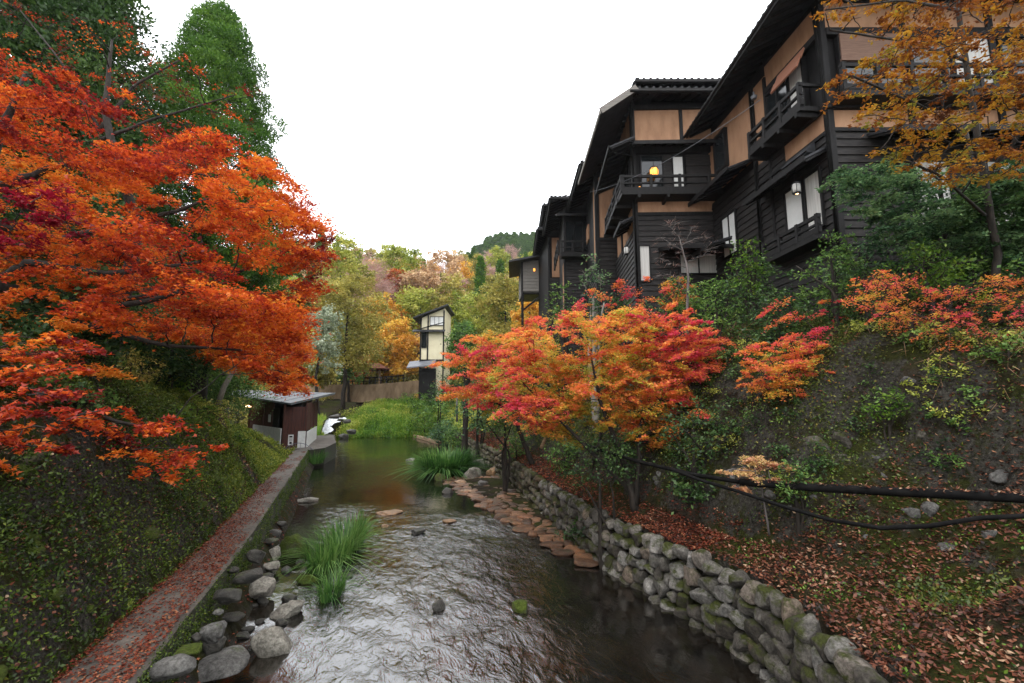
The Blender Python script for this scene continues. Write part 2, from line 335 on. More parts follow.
# ------------------------------------------------------------------ terrain
WY = [-12, 3, 4.5, 5.7, 6.6, 7.8, 8.6, 9.8, 11.7, 14.5, 18, 21.4, 27, 33, 42, 52, 60, 430]
WX = [3.0, 3.5, 3.75, 3.9, 3.98, 3.87, 3.65, 3.1, 2.42, 1.75, 1.0, .35, -1.0, -2.7, -5, -7.5, -9, -9]
PY = [-12, 5.68, 9.95, 25, 38, 50, 60, 430]
PX = [1.6, -4.2, -5.62, -11.2, -15.9, -20.5, -22.5, -22.5]
_yy = np.arange(-12, 430, .1)
def _sm(y, Y, X):
    a = np.interp(_yy, Y, X); k = np.ones(15)/15
    a2 = np.convolve(np.pad(a, 7, 'edge'), k, 'valid'); return np.interp(y, _yy, a2)
def W(y): return _sm(y, WY, WX)
def PR(y): return _sm(y, PY, PX)
RS = {  # right bank profiles: distance behind the wall -> height
    -12: [(0, 1.2), (1, 1.5), (3.5, 2.4), (4.5, 4.6), (6, 5.3), (10, 6), (40, 14)],
    5: [(0, 1.2), (1.2, 1.7), (3.6, 2.5), (4.5, 4.7), (6, 5.3), (10, 6), (40, 14)],
    7: [(0, 1.2), (1.1, 1.7), (2.9, 2.5), (3.3, 3.9), (3.9, 4.9), (7, 5.5), (12, 6.5), (40, 15)],
    9: [(0, 1.2), (.8, 1.5), (1.15, 2.4), (2.2, 4.1), (3.1, 5.1), (7, 6), (12, 7), (40, 16)],
    12: [(0, 1.2), (.8, 1.5), (1.15, 2.3), (2.6, 4.2), (4.4, 5.7), (8, 6.6), (12, 7.5), (40, 16)],
    19: [(0, 1.2), (.8, 1.5), (1.3, 2.4), (3, 4.4), (4.5, 6.0), (8, 7.0), (14, 9), (40, 18)],
    33: [(0, 1.2), (.8, 1.6), (2, 3.0), (4, 5.2), (7, 7.6), (14, 10), (40, 22)],
    52: [(0, 1.2), (1, 1.6), (3, 3.4), (6, 5.6), (10, 8.6), (20, 13), (40, 24)],
    70: [(0, 3.6), (2, 4.5), (4, 6), (10, 9), (20, 14), (40, 26)]}
LS = {  # left bank: distance left of the path's river edge -> height
    -12: [(0, .9), (.85, .95), (1.3, 1.6), (2.8, 3.6), (4, 4.8), (6, 5.6), (12, 6.5), (30, 13), (60, 30)],
    8: [(0, .9), (.85, .95), (1.15, 1.7), (2.2, 3.5), (3.4, 4.7), (6, 5.5), (12, 6.5), (30, 14), (60, 32)],
    20: [(0, .9), (.85, .95), (1.2, 1.4), (2.3, 2.3), (3.8, 3.6), (8, 5.3), (15, 7.5), (35, 17), (60, 34)],
    26: [(0, .9), (1, 1.0), (1.6, 1.2), (3.2, 1.6), (7, 2.8), (12, 6), (20, 9), (40, 20), (60, 34)],
    30: [(0, .9), (6, 1.1), (8, 2.2), (10, 4.2), (20, 8), (40, 20), (60, 34)],
    40: [(0, .9), (7, 1.2), (9, 3), (12, 5), (22, 9), (40, 20), (60, 34)],
    52: [(0, 2.0), (4, 3.2), (6, 4.5), (14, 7), (40, 20), (60, 34)],
    70: [(0, 3.9), (8, 4.5), (20, 7), (40, 18), (60, 32)]}
BS = {-12: -.6, 49.5: -.6, 51.2: .1, 54: 1.5, 58: 2.6, 64: 3.5, 70: 3.6}
def prof(S, d, y):
    ks = sorted(S); Mx = np.stack([np.interp(d, [p[0] for p in S[k]], [p[1] for p in S[k]]) for k in ks])
    i = np.clip(np.searchsorted(ks, y)-1, 0, len(ks)-2); ka = np.array(ks, float)
    t = np.clip((y-ka[i])/(ka[i+1]-ka[i]), 0, 1); j = np.arange(len(d)) if Mx.ndim == 2 else None
    return Mx[i, j]*(1-t)+Mx[i+1, j]*t
def sstep(x, a, b):
    t = np.clip((x-a)/(b-a), 0, 1); return t*t*(3-2*t)
def H(x, y, nz=True):
    x = np.atleast_1d(np.asarray(x, float)); y = np.atleast_1d(np.asarray(y, float))
    wx = W(y); px = PR(y)
    zr = prof(RS, np.maximum(x-wx, 0), y); zl = prof(LS, np.maximum(px-x, 0), y)
    bed = np.interp(y, sorted(BS), [BS[k] for k in sorted(BS)])
    dl = x-px; dr = wx-x
    shore = np.where(y < 49, 1.0*(1-sstep(dl, .05, .85))+.06*(y < 26), 0)
    apron = .62*sstep(y, 11.6, 13.5)*(1-sstep(y, 23.5, 26))*(1-sstep(dr, .25+.19*np.clip(y-12, 0, 11), .45+.26*np.clip(y-12, 0, 11)))
    shr = .6*sstep(y, 24, 27)*(1-sstep(y, 47, 49))*(1-sstep(dr, .3, 2.4))
    zb = bed+shore+apron+shr
    z = np.where(x >= wx, zr, np.where(x <= px, zl, zb))
    n = fbm(x*.9, y*.9, 1, 5)+.7*fbm(x*.45, y*.45, 31, 2)
    amp = np.where(x > wx, .42*sstep(x-wx, .3, 1.6), np.where(x < px, .55*sstep(px-x, 1.0, 1.9), np.where(y > 51, .45, .10)))
    z = z+(n*amp if nz else 0)
    # hills beyond the bend
    base = 7+(y-80)*.56*sstep(y, 78, 90)
    hl = np.where(y < 150, base, 45+(y-150)*.1)
    hl = hl+fbm(x*.02, y*.02, 5, 3)*14*sstep(y, 85, 120)+8*sstep(-x, 30, 70)*sstep(y, 80, 110)
    far = 52*np.exp(-((y-320)/55)**2)*sstep(x, -75, 0)+25*sstep(x, 60, 200)*sstep(y, 120, 300)
    hl = hl+far
    return z*(1-sstep(y, 73, 79))+hl*sstep(y, 73, 79)
def grid_mesh(name, X, Y, Z, m, kind=None, parent=None):
    nr, ncl = X.shape; V = np.stack([X, Y, Z], -1).reshape(-1, 3)
    i = np.arange(nr-1)[:, None]*ncl+np.arange(ncl-1)[None]; i = i.ravel()
    idx = np.stack([i, i+1, i+ncl+1, i+ncl], 1)
    o = npmesh(name, V, 4, m, parent, idx=idx, smooth=True)
    if kind: tag(o, kind=kind)
    return o
ys = np.concatenate([np.arange(-8, 4, .5), np.arange(4, 26, .15), np.arange(26, 60, .4), np.arange(60, 84, .8), np.arange(84, 420, 4)])
dd = np.concatenate([[.12, .4], np.arange(.6, 6, .14), np.arange(6, 14, .4), 14*1.12**np.arange(0, 25)])
bt = np.linspace(0, 1, 44)
rows = []
for y in ys:
    a, b_ = float(PR(y)), float(W(y)); rows.append(np.concatenate([a-dd[::-1], a+.03+(b_-.06-a)*bt, b_+dd]))
Xg = np.array(rows); Yg = np.repeat(ys[:, None], Xg.shape[1], 1)
Zg = H(Xg.ravel(), Yg.ravel()).reshape(Xg.shape)
grid_mesh('ground', Xg, Yg, Zg, M['ground'], 'structure')

# water
ysw = np.concatenate([np.arange(-6, 4, .3), np.arange(4, 20, .06), np.arange(20, 53, .25)])
rows = [np.linspace(float(PR(y))-.05, float(W(y))+.05, 150) for y in ysw]
Xw = np.array(rows); Yw = np.repeat(ysw[:, None], 150, 1)
mid = (Xw-PR(Yw.ravel()).reshape(Xw.shape))
rap = sstep(Yw, 3, 6)*(1-sstep(Yw+.35*(Xw+2), 15.5, 18))*sstep(mid, .8, 2.4)
rap = rap*np.clip(.72+1.5*fbm(Xw*.55+.2*Yw, Yw*.33, 41, 3), .28, 1.25)*(.10+.90*(1-sstep(Xw+.13*Yw, .9, 3.0)))+.04+.26*sstep(Yw, 18, 24)*(1-sstep(Yw, 46, 50))*np.clip(.55+1.3*fbm(Xw*.5, Yw*.22, 77, 2), 0, 1)
s_ = (Xw*.94+Yw*.33); q_ = (Yw*.94-Xw*.33)
Zw = rap*(.06*fbm(s_*1.5, q_*.8, 2, 2)+.022*fbm(s_*4.4+q_*1.2, q_*2.2, 9, 2))
rv = grid_mesh('river', Xw, Yw, Zw, M['water'], 'structure')
at_ = rv.data.attributes.new('riffle', 'FLOAT', 'POINT'); at_.data.foreach_set('value', rap.ravel().astype(np.float32))
# upper stream behind the grass
yu = np.arange(48.6, 54.5, .1); rows = [np.linspace(-21.6+.5*math.sin(y*2.1), -19.7+.4*math.sin(y*3.3), 26) for y in yu]
Xu = np.array(rows); Yu = np.repeat(yu[:, None], 26, 1); Zu = np.interp(Yu, [48.6, 49.5, 50.5, 52, 54.5], [-.1, .3, .9, 1.5, 1.9])+.26*fbm(Xu*2.6, Yu*2.6, 4, 4)
grid_mesh('waterfall', Xu, Yu, Zu+.15, M['foam'], 'structure')
xs_ = np.linspace(-22, -10, 30); yy_ = np.linspace(64, 69.6, 10); XX, YY = np.meshgrid(xs_, yy_)
grid_mesh('upper_stream', XX, YY, 3.83+0*XX, M['water'], 'structure')

def ground_at(x, y): return float(H(x, y)[0])
# ------------------------------------------------------------------ rocks and masonry
import bmesh
_ico = {}
def ico(k):
    if k not in _ico:
        b = bmesh.new(); bmesh.ops.create_icosphere(b, subdivisions=k, radius=1); b.verts.ensure_lookup_table()
        V = np.array([v.co[:] for v in b.verts]); Fq = np.array([[v.index for v in f.verts] for f in b.faces]); b.free(); _ico[k] = (V, Fq)
    return _ico[k]
def rockV(k, r, box=.8, cuts=9, rough=.05):
    V, Fq = ico(k); p = np.sign(V)*np.abs(V)**box; p = p/np.abs(p).max()
    rad = np.ones(len(V))
    for _ in range(cuts):
        n = r.normal(size=3); n /= np.linalg.norm(n); d = r.uniform(.55, .9)
        s = p@n; over = np.maximum(s-d, 0); p = p-over[:, None]*n*.85
    q = p*3.1+r.uniform(0, 50)
    p = p*(1+rough*(fbm(q[:, 0]+q[:, 2]*.7, q[:, 1]-q[:, 2]*.6, 2, 3)))[:, None]
    return p, Fq
def rotz(p, a):
    c, s = math.cos(a), math.sin(a); return p@np.array([[c, s, 0], [-s, c, 0], [0, 0, 1]])
def boulder(name, label, cat, c, size, m, group=None, yaw=None, tilt=0, k=4, seed=None, box=.8):
    r = np.random.default_rng(abs(hash((round(float(c[0]), 2), round(float(c[1]), 2)))) % 9999 if seed is None else seed)
    p, Fq = rockV(k, r, r.uniform(.68, .9), 16, .16)
    p = p*np.array(size)/2
    ct, st = math.cos(tilt), math.sin(tilt); p = p@np.array([[ct, 0, -st], [0, 1, 0], [st, 0, ct]])
    p = rotz(p, r.uniform(-.5, .5) if yaw is None else yaw)
    o = npmesh(name, p, 3, m, None, idx=Fq, smooth=True); o.location = [float(v) for v in c]
    return tag(o, label, cat, group)
def masonry(name, label, fx, y0, y1, ztop, zbot, m, rowh=.4, wmin=.28, wmax=.62, side=-1, k=3, seed=1, mat2=None, ysplit=None, proud=.1):
    r = np.random.default_rng(seed); root = thing(name, label, 'stone wall', (float(fx(y0)), y0, zbot))
    VV, FF, TT = [], [], []; base = 0
    nr = max(1, round((ztop-zbot)/rowh)); hh = (ztop-zbot)/nr
    for i in range(nr):
        s = y0+r.uniform(0, .3)
        while s < y1:
            far = s > 16
            wdt = r.uniform(wmin, wmax)*(1.15 if far else 1); y = s+wdt/2; s += wdt*.93
            f0, f1 = float(fx(y-.1)), float(fx(y+.1)); ang = math.atan2(f1-f0, .2)
            h = hh*r.uniform(.9, 1.25); z = zbot+hh*(i+.5)+r.uniform(-.05, .05)+(r.uniform(-.06, .04) if i == nr-1 else 0)
            p, Fq = rockV(2 if far else k, r, r.uniform(.55, .75), 9, .13)
            p = p*np.array((.18*r.uniform(.85, 1.1), wdt/2*1.12, h/2*1.12))
            t = r.uniform(-.12, .12); ct, st = math.cos(t), math.sin(t)
            p = p@np.array([[1, 0, 0], [0, ct, -st], [0, st, ct]])
            p = rotz(p, -ang); x = (f0+f1)/2+side*(proud+.07*(ztop-z))+r.uniform(-.02, .02)
            VV.append(p+np.array((x, y, z))); FF.append(Fq+base); base += len(p); TT.append(np.full(len(Fq), r.uniform(0, 1)))
    npmesh('stonework', np.concatenate(VV), 3, m, root, np.concatenate(TT), idx=np.concatenate(FF), smooth=True)
    return root
wf = lambda y: float(W(y))
masonry('retaining_wall', 'grey mossy boulder wall holding the right bank above the dark river', wf, 3.2, 17.0, 1.2, -.15, M['masonry'], .285, .19, .44, seed=5, k=4)
masonry('retaining_wall', 'far older brown-green stretch of stone wall behind the wet flagstones on the right', wf, 17.0, 47, 1.25, -.1, M['masonry_old'], .30, .26, .55, seed=8)
# path: a concrete walk with a raised river edge
rows = []; ysp = np.arange(-6, 29.6, .25)
mb = MB()
for y in ysp:
    a = float(PR(y)); lw = .88+.06*float(vn(y*.7, 3.)); e = .03*float(vn(y*1.7, 8.)); zt = 1.0
    for (x, z) in ((a-lw-.15, .5), (a-lw-.15, zt-.03), (a-.5, zt+.015), (a-.06+e, zt+.01), (a+e, zt-.05), (a+.10+e, .35), (a+.16+e, -.7)):
        mb.v.append(np.array((x, y, z+.02*float(vn(y*2.3, x*2)))))
for i in range(len(ysp)-1):
    for k in range(6): mb.f.append([i*7+k, (i+1)*7+k, (i+1)*7+k+1, i*7+k+1])
tag(mb.build('riverside_path', M['path'], smooth=False), kind='structure')

# boulders along the left bank: (px, py centre, px width, px height, material, label)
def river_rock(px, py, w_, h_, m, label, z=0.0, group=None, cat='boulder', name='river_boulder', yaw=None, tilt=0, box=.8, k=4):
    c = G(px, py+h_*.3, z)
    for _ in range(3): c = G(px, py+h_*.3, max(z, ground_at(c[0], c[1])-.05))
    z = c[2]; d = c[1]; wd = w_*d/430; hz = max(h_*d/430, .05)
    depth = wd*.8
    hz2 = max(.1, (hz-depth*.35)*1.5+wd*.22)
    c = np.array((c[0], c[1]+depth*.25, z+hz2*.12))
    return boulder(name, label, cat, c, (wd*.93, depth*.9, hz2*.9), M[m], group, yaw, tilt, k, box=box)
g_small = 'small stones in the shallows beside the path'
LR = [(206, 672, 70, 26, 'rock_grey', 'largest smooth grey boulder at the foot of the path, lower left'),
 (168, 670, 44, 20, 'rock_grey', 'grey boulder wedged between path edge and largest boulder'),
 (267, 648, 38, 28, 'rock_pale', 'pale tilted boulder nearest the bright riffle, lower left'),
 (284, 612, 34, 17, 'rock_pale', 'pale angular flat-topped boulder at the water edge'),
 (254, 591, 36, 21, 'rock_pale', 'rounded pale boulder with a leaf on it in the middle of the left rocks'),
 (224, 596, 30, 16, 'rock_dark', 'dark wet boulder against the path beside the rounded pale boulder'),
 (208, 632, 29, 17, 'rock_grey', 'grey rounded boulder beside the path above the dark one'),
 (209, 646, 25, 16, 'rock_dark', 'dark boulder just above the largest grey boulder'),
 (266, 567, 26, 9, 'rock_pale', 'flat pale slab stone beside the mossy boulder'),
 (272, 554, 16, 13, 'rock_pale', 'small upright pale stone behind the flat slab'),
 (246, 577, 28, 13, 'rock_dark', 'dark brown boulder between the flat slab and the path'),
 (292, 550, 34, 24, 'rock_mossy', 'mossy dark boulder touching the green reeds'),
 (304, 500, 22, 8, 'rock_pale', 'flat pale stone upstream of the reeds'),
 (306, 580, 22, 10, 'rock_mossy', 'low mossy stone in the water under the reeds'),
 (254, 556, 18, 13, 'rock_dark', 'dark stone against the path opposite the mossy boulder'),
 (186, 652, 26, 9, 'rock_mossy', 'low mossy stone hugging the path wall'),
 (240, 637, 18, 7, 'rock_dark', 'dark low stone between the two lower grey and pale boulders')]
for q in LR: river_rock(*q)
SR = [(273, 533, 15, 8), (287, 600, 17, 9), (263, 578, 16, 8), (229, 619, 26, 5), (272, 633, 16, 9), (269, 541, 16, 6), (217, 612, 11, 6), (281, 623, 13, 7), (262, 601, 12, 7), (240, 608, 12, 6), (232, 570, 12, 7), (252, 566, 10, 6), (285, 570, 12, 7), (276, 586, 11, 6), (258, 622, 12, 5), (222, 650, 10, 6), (280, 524, 11, 6), (288, 515, 10, 5), (246, 540, 11, 6), (298, 592, 11, 5), (232, 660, 13, 6), (252, 668, 14, 6), (300, 562, 9, 6), (262, 545, 8, 5), (194, 638, 12, 7), (268, 598, 12, 8), (252, 606, 10, 5), (237, 589, 9, 6), (246, 630, 14, 6), (292, 535, 12, 6), (278, 547, 10, 5), (201, 620, 10, 6)]
for q in SR[::2]+SR[1:9:2]: river_rock(*q, random.choice(['rock_dark', 'rock_dark', 'rock_grey']), 'small dark stone in the shallow water between path and riffle', group=g_small, name='river_stone', cat='stone', k=3)
MR = [(520, 609, 20, 14, 'rock_mossy', 'yellow-green mossy pointed stone alone in the dark water on the right'),
 (437, 607, 15, 11, 'rock_dark', 'dark mossy stone alone in the middle of the riffle'),
 (417, 532, 15, 6, 'rock_dark', 'dark flat stone breaking the riffle, upper middle'),
 (388, 513, 26, 6, 'rock_tan', 'tan flat stone at the head of the riffle'),
 (450, 521, 16, 5, 'rock_tan', 'brown flat stone in the riffle nearest the flagstones'),
 (384, 526, 9, 5, 'rock_tan', 'small rusty stone below the tan flat stone'),
 (345, 577, 14, 6, 'rock_dark', 'dark stone at the river side of the lower reeds'),
 (340, 585, 12, 6, 'rock_dark', 'dark stone half hidden by the lower reeds'),
 (474, 464, 32, 13, 'rock_pale', 'pale grey flat-topped boulder, highest of the pile beside the green bush'),
 (473, 474, 23, 15, 'rock_pale', 'pale rounded boulder in front of the flat-topped one on the right shore'),
 (493, 472, 15, 10, 'rock_tan', 'square brown boulder against the far stone wall'),
 (467, 491, 18, 6, 'rock_tan', 'orange-brown flat stone at the tip of the flagstones'),
 (482, 484, 13, 8, 'rock_grey', 'grey stone between the pale pile and the flagstones'),
 (439, 478, 15, 9, 'rock_mossy', 'mossy stone at the foot of the green bush'),
 (447, 491, 14, 8, 'rock_dark', 'dark wet stone at the water end of the right shore pile'),
 (410, 460, 11, 5, 'rock_pale', 'pale stone alone in the calm pool left of the green bush'),
 (460, 482, 13, 6, 'rock_tan', 'reddish stone among the right shore pile'),
 (452, 470, 12, 7, 'rock_grey', 'grey stone tucked between green bush and pale boulder')]
for q in MR: river_rock(*q)
# wet flagstones
root = thing('flagstone_apron', 'wet orange-brown flagstones set at the foot of the right stone wall', 'paving', (1.2, 16, .05))
VV, FF, TF = [], [], []; base = 0; r = np.random.default_rng(4)
y = 11.8
while y < 24.5:
    wd = min(.15+.21*(y-11.6), 2.5); x = float(W(y))-.28
    left = x-wd*1.15
    while x > left:
        a = r.uniform(.26, .62); p, Fq = rockV(3, r, .62, 9, .10)
        p = rotz(p*np.array((a/2*1.2, r.uniform(.21, .29), .065)), r.uniform(-.4, .4))
        sh = 0.05-.05*(float(W(y))-x)/2.5
        VV.append(p+np.array((x-a/2, y+r.uniform(-.05, .05), sh+r.uniform(-.02, .02)))); FF.append(Fq+base); base += len(p); x -= a*.97; TF.append(np.full(len(Fq), r.uniform(0, 1)))
    y += .37
npmesh('stonework', np.concatenate(VV), 3, M['flag'], root, np.concatenate(TF), idx=np.concatenate(FF), smooth=True)

# ------------------------------------------------------------------ timber inn buildings
def _be(s, name, mat_, parent):
    for i in range(0, len(s.v), 8):
        q = MB(); q.v = s.v[i:i+8]; q.f = [[k-i for k in f] for f in s.f[i//8*6:i//8*6+6]]; q.build(name, mat_, parent)
MB.build_each = _be
class Fac:
    """a facade frame: o = (x,y) origin, d = direction along the wall, n = outward normal"""
    def __init__(s, o, d, n):
        s.o = np.array((*o, 0.)); s.d = np.array((*d, 0.)); s.d /= np.linalg.norm(s.d); s.n = np.array((*n, 0.)); s.n -= s.n@s.d*s.d; s.n /= np.linalg.norm(s.n)
    def p(s, u, z, out=0): return s.o+s.d*u+s.n*out+np.array((0, 0, z))
    def box(s, mb, u0, u1, z0, z1, o0=-.1, o1=.0):
        return mb.box(s.p((u0+u1)/2, (z0+z1)/2, (o0+o1)/2), (u1-u0, o1-o0, z1-z0), (s.d, s.n, (0, 0, 1)))
    def boards(s, mb, u0, u1, z0, z1, h=.24):
        n = max(1, round((z1-z0)/h)); hh = (z1-z0)/n
        for i in range(n):
            a = z0+i*hh; b = a+hh+.02
            mb.hull8([s.p(u0, a, -.04), s.p(u1, a, -.04), s.p(u1, a, .055), s.p(u0, a, .055), s.p(u0, b, -.04), s.p(u1, b, -.04), s.p(u1, b, .012), s.p(u0, b, .012)])
        return mb
    def rail(s, mb, u0, u1, z0, h=.62, out=.6, n=None):
        n = n or max(1, round((u1-u0)/1.1))
        for zz, t in ((z0+h, .10), (z0+h*.55, .06), (z0+.10, .16)): s.box(mb, u0-.08, u1+.08, zz-t/2, zz+t/2, out-.06, out+.03)
        for i in range(n+1):
            u = u0+(u1-u0)*i/n; s.box(mb, u-.05, u+.05, z0-.04, z0+h+.07, out-.07, out+.05)
        return mb
def win(F, parent, u0, u1, z0, z1, frame='black_wood', pane='glass', div=1, t=.06, out=.075, rows_=0, name='window'):
    mb = MB(); F.box(mb, u0-t, u0, z0-t, z1+t, -.05, out+.04); F.box(mb, u1, u1+t, z0-t, z1+t, -.05, out+.04)
    F.box(mb, u0, u1, z0-t, z0, -.05, out+.05); F.box(mb, u0, u1, z1, z1+t, -.05, out+.05)
    for i in range(1, div): u = u0+(u1-u0)*i/div; F.box(mb, u-.025, u+.025, z0, z1, out, out+.03)
    for i in range(1, rows_): z = z0+(z1-z0)*i/rows_; F.box(mb, u0, u1, z-.012, z+.012, out+.001, out+.022)
    w_ = mb.build(name, M[frame], parent)
    F.box(MB(), 0, 0, 0, 0)
    p = MB(); F.box(p, u0, u1, z0, z1, -.02, out-.008); p.build('pane', M[pane], w_)
    return w_
def blocks(parent, x0, x1, y0, y1, z0, z1, m='black_wood', inset=.12):
    mb = MB(); mb.box(((x0+x1)/2, (y0+y1)/2, (z0+z1)/2), (x1-x0-2*inset, y1-y0-2*inset, z1-z0)); return mb.build('wall', M[m], parent)
def roof(parent, x0, x1, y0, y1, z, over=1.1, rise=.5, th=.16, ov_l=None, tiles=True, m='tile'):
    """hipped roof with deep eaves, rafters below and a tiled edge"""
    ol = over if ov_l is None else ov_l
    ax0, ax1, ay0, ay1 = x0-ol, x1+over, y0-over, y1+over
    hw = min(ax1-ax0, ay1-ay0)/2; zr = z+hw*rise
    mb = MB()
    def hip(dz, s_=0):
        if ay1-ay0 < ax1-ax0: rA, rB = (ax0+hw, (ay0+ay1)/2), (ax1-hw, (ay0+ay1)/2)
        else: rA, rB = ((ax0+ax1)/2, ay0+hw), ((ax0+ax1)/2, ay1-hw)
        b = len(mb.v)
        for (x, y) in ((ax0+s_, ay0+s_), (ax1-s_, ay0+s_), (ax1-s_, ay1-s_), (ax0+s_, ay1-s_)): mb.v.append(np.array((x, y, z+dz)))
        mb.v.append(np.array((*rA, zr+dz))); mb.v.append(np.array((*rB, zr+dz)))
        if ay1-ay0 < ax1-ax0: fs = [[0, 1, 5, 4], [1, 2, 5], [2, 3, 4, 5], [3, 0, 4]]
        else: fs = [[0, 1, 4], [1, 2, 5, 4], [2, 3, 5], [3, 0, 4, 5]]
        return b, fs
    b, fs = hip(th); mb.f += [[b+i for i in f] for f in fs]
    b2, fs = hip(0); mb.f += [[b2+i for i in f][::-1] for f in fs]
    for i in range(4): j = (i+1) % 4; mb.f.append([b2+i, b2+j, b+j, b+i])
    ro = mb.build('roof', M[m], parent)
    # rafters seen from below
    rf = MB(); 
    y = ay0+.25
    while y < ay1-.2:
        rf.bar((ax0+.08, y, z-.03), (x0+.1, y, z-.03+(ol+.02)*rise), .06, .09); y += .45
    x = ax0+.25
    while x < ax1-.2:
        rf.bar((x, ay0+.08, z-.03), (x, y0+.1, z-.03+(over+.02)*rise), .06, .09); x += .45
    rf.build('rafters', M['black_wood'], ro)
    fb = MB(); fb.bar((ax0-.03, ay0-.02, z+.05), (ax0-.03, ay1, z+.05), .04, .24); fb.bar((ax0-.03, ay0-.03, z+.05), (ax1, ay0-.03, z+.05), .04, .24)
    fb.build('fascia', M['black_wood'], ro)
    g = MB(); g.tube([(ax0-.13, ay0-.1, z-.02), (ax0-.13, ay1, z+.0)], .06, 8); g.tube([(ax0-.13, ay0-.12, z-.02), (ax1, ay0-.12, z-.02)], .06, 8); g.build('gutter', M['black_wood'], ro, True)
    if tiles:
        tb = MB(); x = ax0
        while x < ax1:
            L = max(.1, min(hw, 2.4, x-ax0, ax1-x))
            tb.tube([(x, ay0-.05, z+th+.01), (x, ay0+L, z+th+.01+L*rise)], .065, 6); x += .3
        y = ay0
        while y < ay1:
            L = max(.1, min(1.2, y-ay0, ay1-y)); tb.tube([(ax0-.05, y, z+th+.01), (ax0+L, y, z+th+.01+L*rise)], .065, 6); y += .3
        tb.build('roof_tiles', M['tile'], ro, True)
    return ro
def shed(F, parent, u0, u1, z, out=.9, drop=.35, th=.07, name='canopy_roof', m='tile', in_=0):
    mb = MB(); mb.hull8([F.p(u0, z-drop, out), F.p(u1, z-drop, out), F.p(u1, z, in_), F.p(u0, z, in_), F.p(u0, z-drop+th, out), F.p(u1, z-drop+th, out), F.p(u1, z+th, in_), F.p(u0, z+th, in_)])
    o = mb.build(name, M[m], parent)
    mb = MB(); n = max(2, round((u1-u0)/.45))
    for i in range(n+1): u = u0+.05+(u1-u0-.1)*i/n; mb.bar(F.p(u, z-drop-.035, out-.05), F.p(u, z-.035, in_), .05, .06)
    F.box(mb, u0-.02, u1+.02, z-drop-.06, z-drop+.1, out+.003, out+.05)
    mb.build('rafters', M['black_wood'], o); return o
def posts(F, parent, us, z0, z1, t=.16, out=.07):
    for u in us:
        mb = MB(); F.box(mb, u-t/2, u+t/2, z0, z1, -.1, out); mb.build('post', M['black_wood'], parent, bevel=.008)
def pipe(parent, pts, r=.04, name='drainpipe', m='pipe_black'): return MB().tube(pts, r, 8).build(name, M[m], parent, True)
def lantern(label, c, r, h, m='lantern', frame=True):
    root = thing('lantern', label, 'lantern', (c[0], c[1], c[2]+h/2+.25)); mb = MB()
    zs = np.linspace(-h/2, h/2, 7); mb.tube([(c[0], c[1], c[2]+z) for z in zs], [r*(.72+.28*math.sqrt(max(0, 1-(2*z/h)**2))) for z in zs], 10); s = mb.build('lamp_shade', M[m], root, True)
    mb = MB(); mb.tube([(c[0], c[1], c[2]+h/2), (c[0], c[1], c[2]+h/2+.3)], .012, 5); mb.tube([(c[0], c[1], c[2]+h/2-.01), (c[0], c[1], c[2]+h/2+.04)], r*.85, 10); mb.tube([(c[0], c[1], c[2]-h/2-.03), (c[0], c[1], c[2]-h/2+.01)], r*.8, 10)
    if frame:
        for k in range(6): a = k*math.pi/3; mb.tube([(c[0]+r*1.0*math.cos(a), c[1]+r*1.0*math.sin(a), c[2]-h/2), (c[0]+r*1.0*math.cos(a), c[1]+r*1.0*math.sin(a), c[2]+h/2)], .01, 4)
    mb.build('frame', M['black_wood'], root); return root

# --- nearest building
A = thing('inn_building', 'nearest dark timber inn wing with ochre plaster, rolled bamboo blinds and a corner balcony, right', 'building', (9, 12, 6), 'stepped timber inn buildings above the river')
AR = Fac((9.0, 12.0), (-.06, 1), (-1, 0)); AF = Fac((9.0, 12.0), (1, 0), (0, -1))
mb = MB(); mb.prism([(9.1, 12.1), (16.9, 12.1), (16.9, 21), (8.58, 21)], 5.2, 15.9); mb.build('wall', M['black_wood'], A)
pl_ = MB()
AR.box(pl_, 0.1, 2.65, 11.62, 12.25, -.09, 0); AR.box(pl_, 2.65, 3.35, 12.3, 15.3, -.09, .0); AR.box(pl_, 3.45, 8.6, 12.74, 15.4, -.09, .0); AR.box(pl_, .1, 2.6, 14.72, 15.6, -.09, .0)
AF.box(pl_, .12, 7.6, 11.62, 12.22, -.09, 0); AF.box(pl_, .12, 7.6, 14.72, 15.6, -.09, 0)
pl_.build_each('plaster_wall', M['plaster'], A)
bd = MB(); AR.boards(bd, .1, 8.6, 5.6, 11.55); AR.boards(bd, 1.9, 3.4, 11.55, 12.3); AR.boards(bd, 3.45, 8.6, 11.55, 12.35); AF.boards(bd, .1, 7.7, 5.6, 11.55); bd.build('board_wall', M['board'], A)
posts(AR, A, [.02, 3.4], 5.6, 15.5, .2); posts(AR, A, [2.62], 8.5, 15.2, .12); posts(AF, A, [.02, 2.35, 4.9], 11.5, 15.5, .18)
mb = MB(); AR.box(mb, -.08, 3.4, 11.52, 11.64, -.05, .08); AF.box(mb, -.08, 7.7, 11.52, 11.64, -.05, .08); AF.box(mb, -.1, 7.7, 12.2, 12.42, -.05, .14); AR.box(mb, 0, 2.7, 12.22, 12.42, -.05, .1); AF.box(mb, .1, 7.7, 14.5, 14.74, -.05, .1); AR.box(mb, .1, 2.6, 14.55, 14.75, -.05, .08)
mb.build('beam', M['black_wood'], A, bevel=.01)
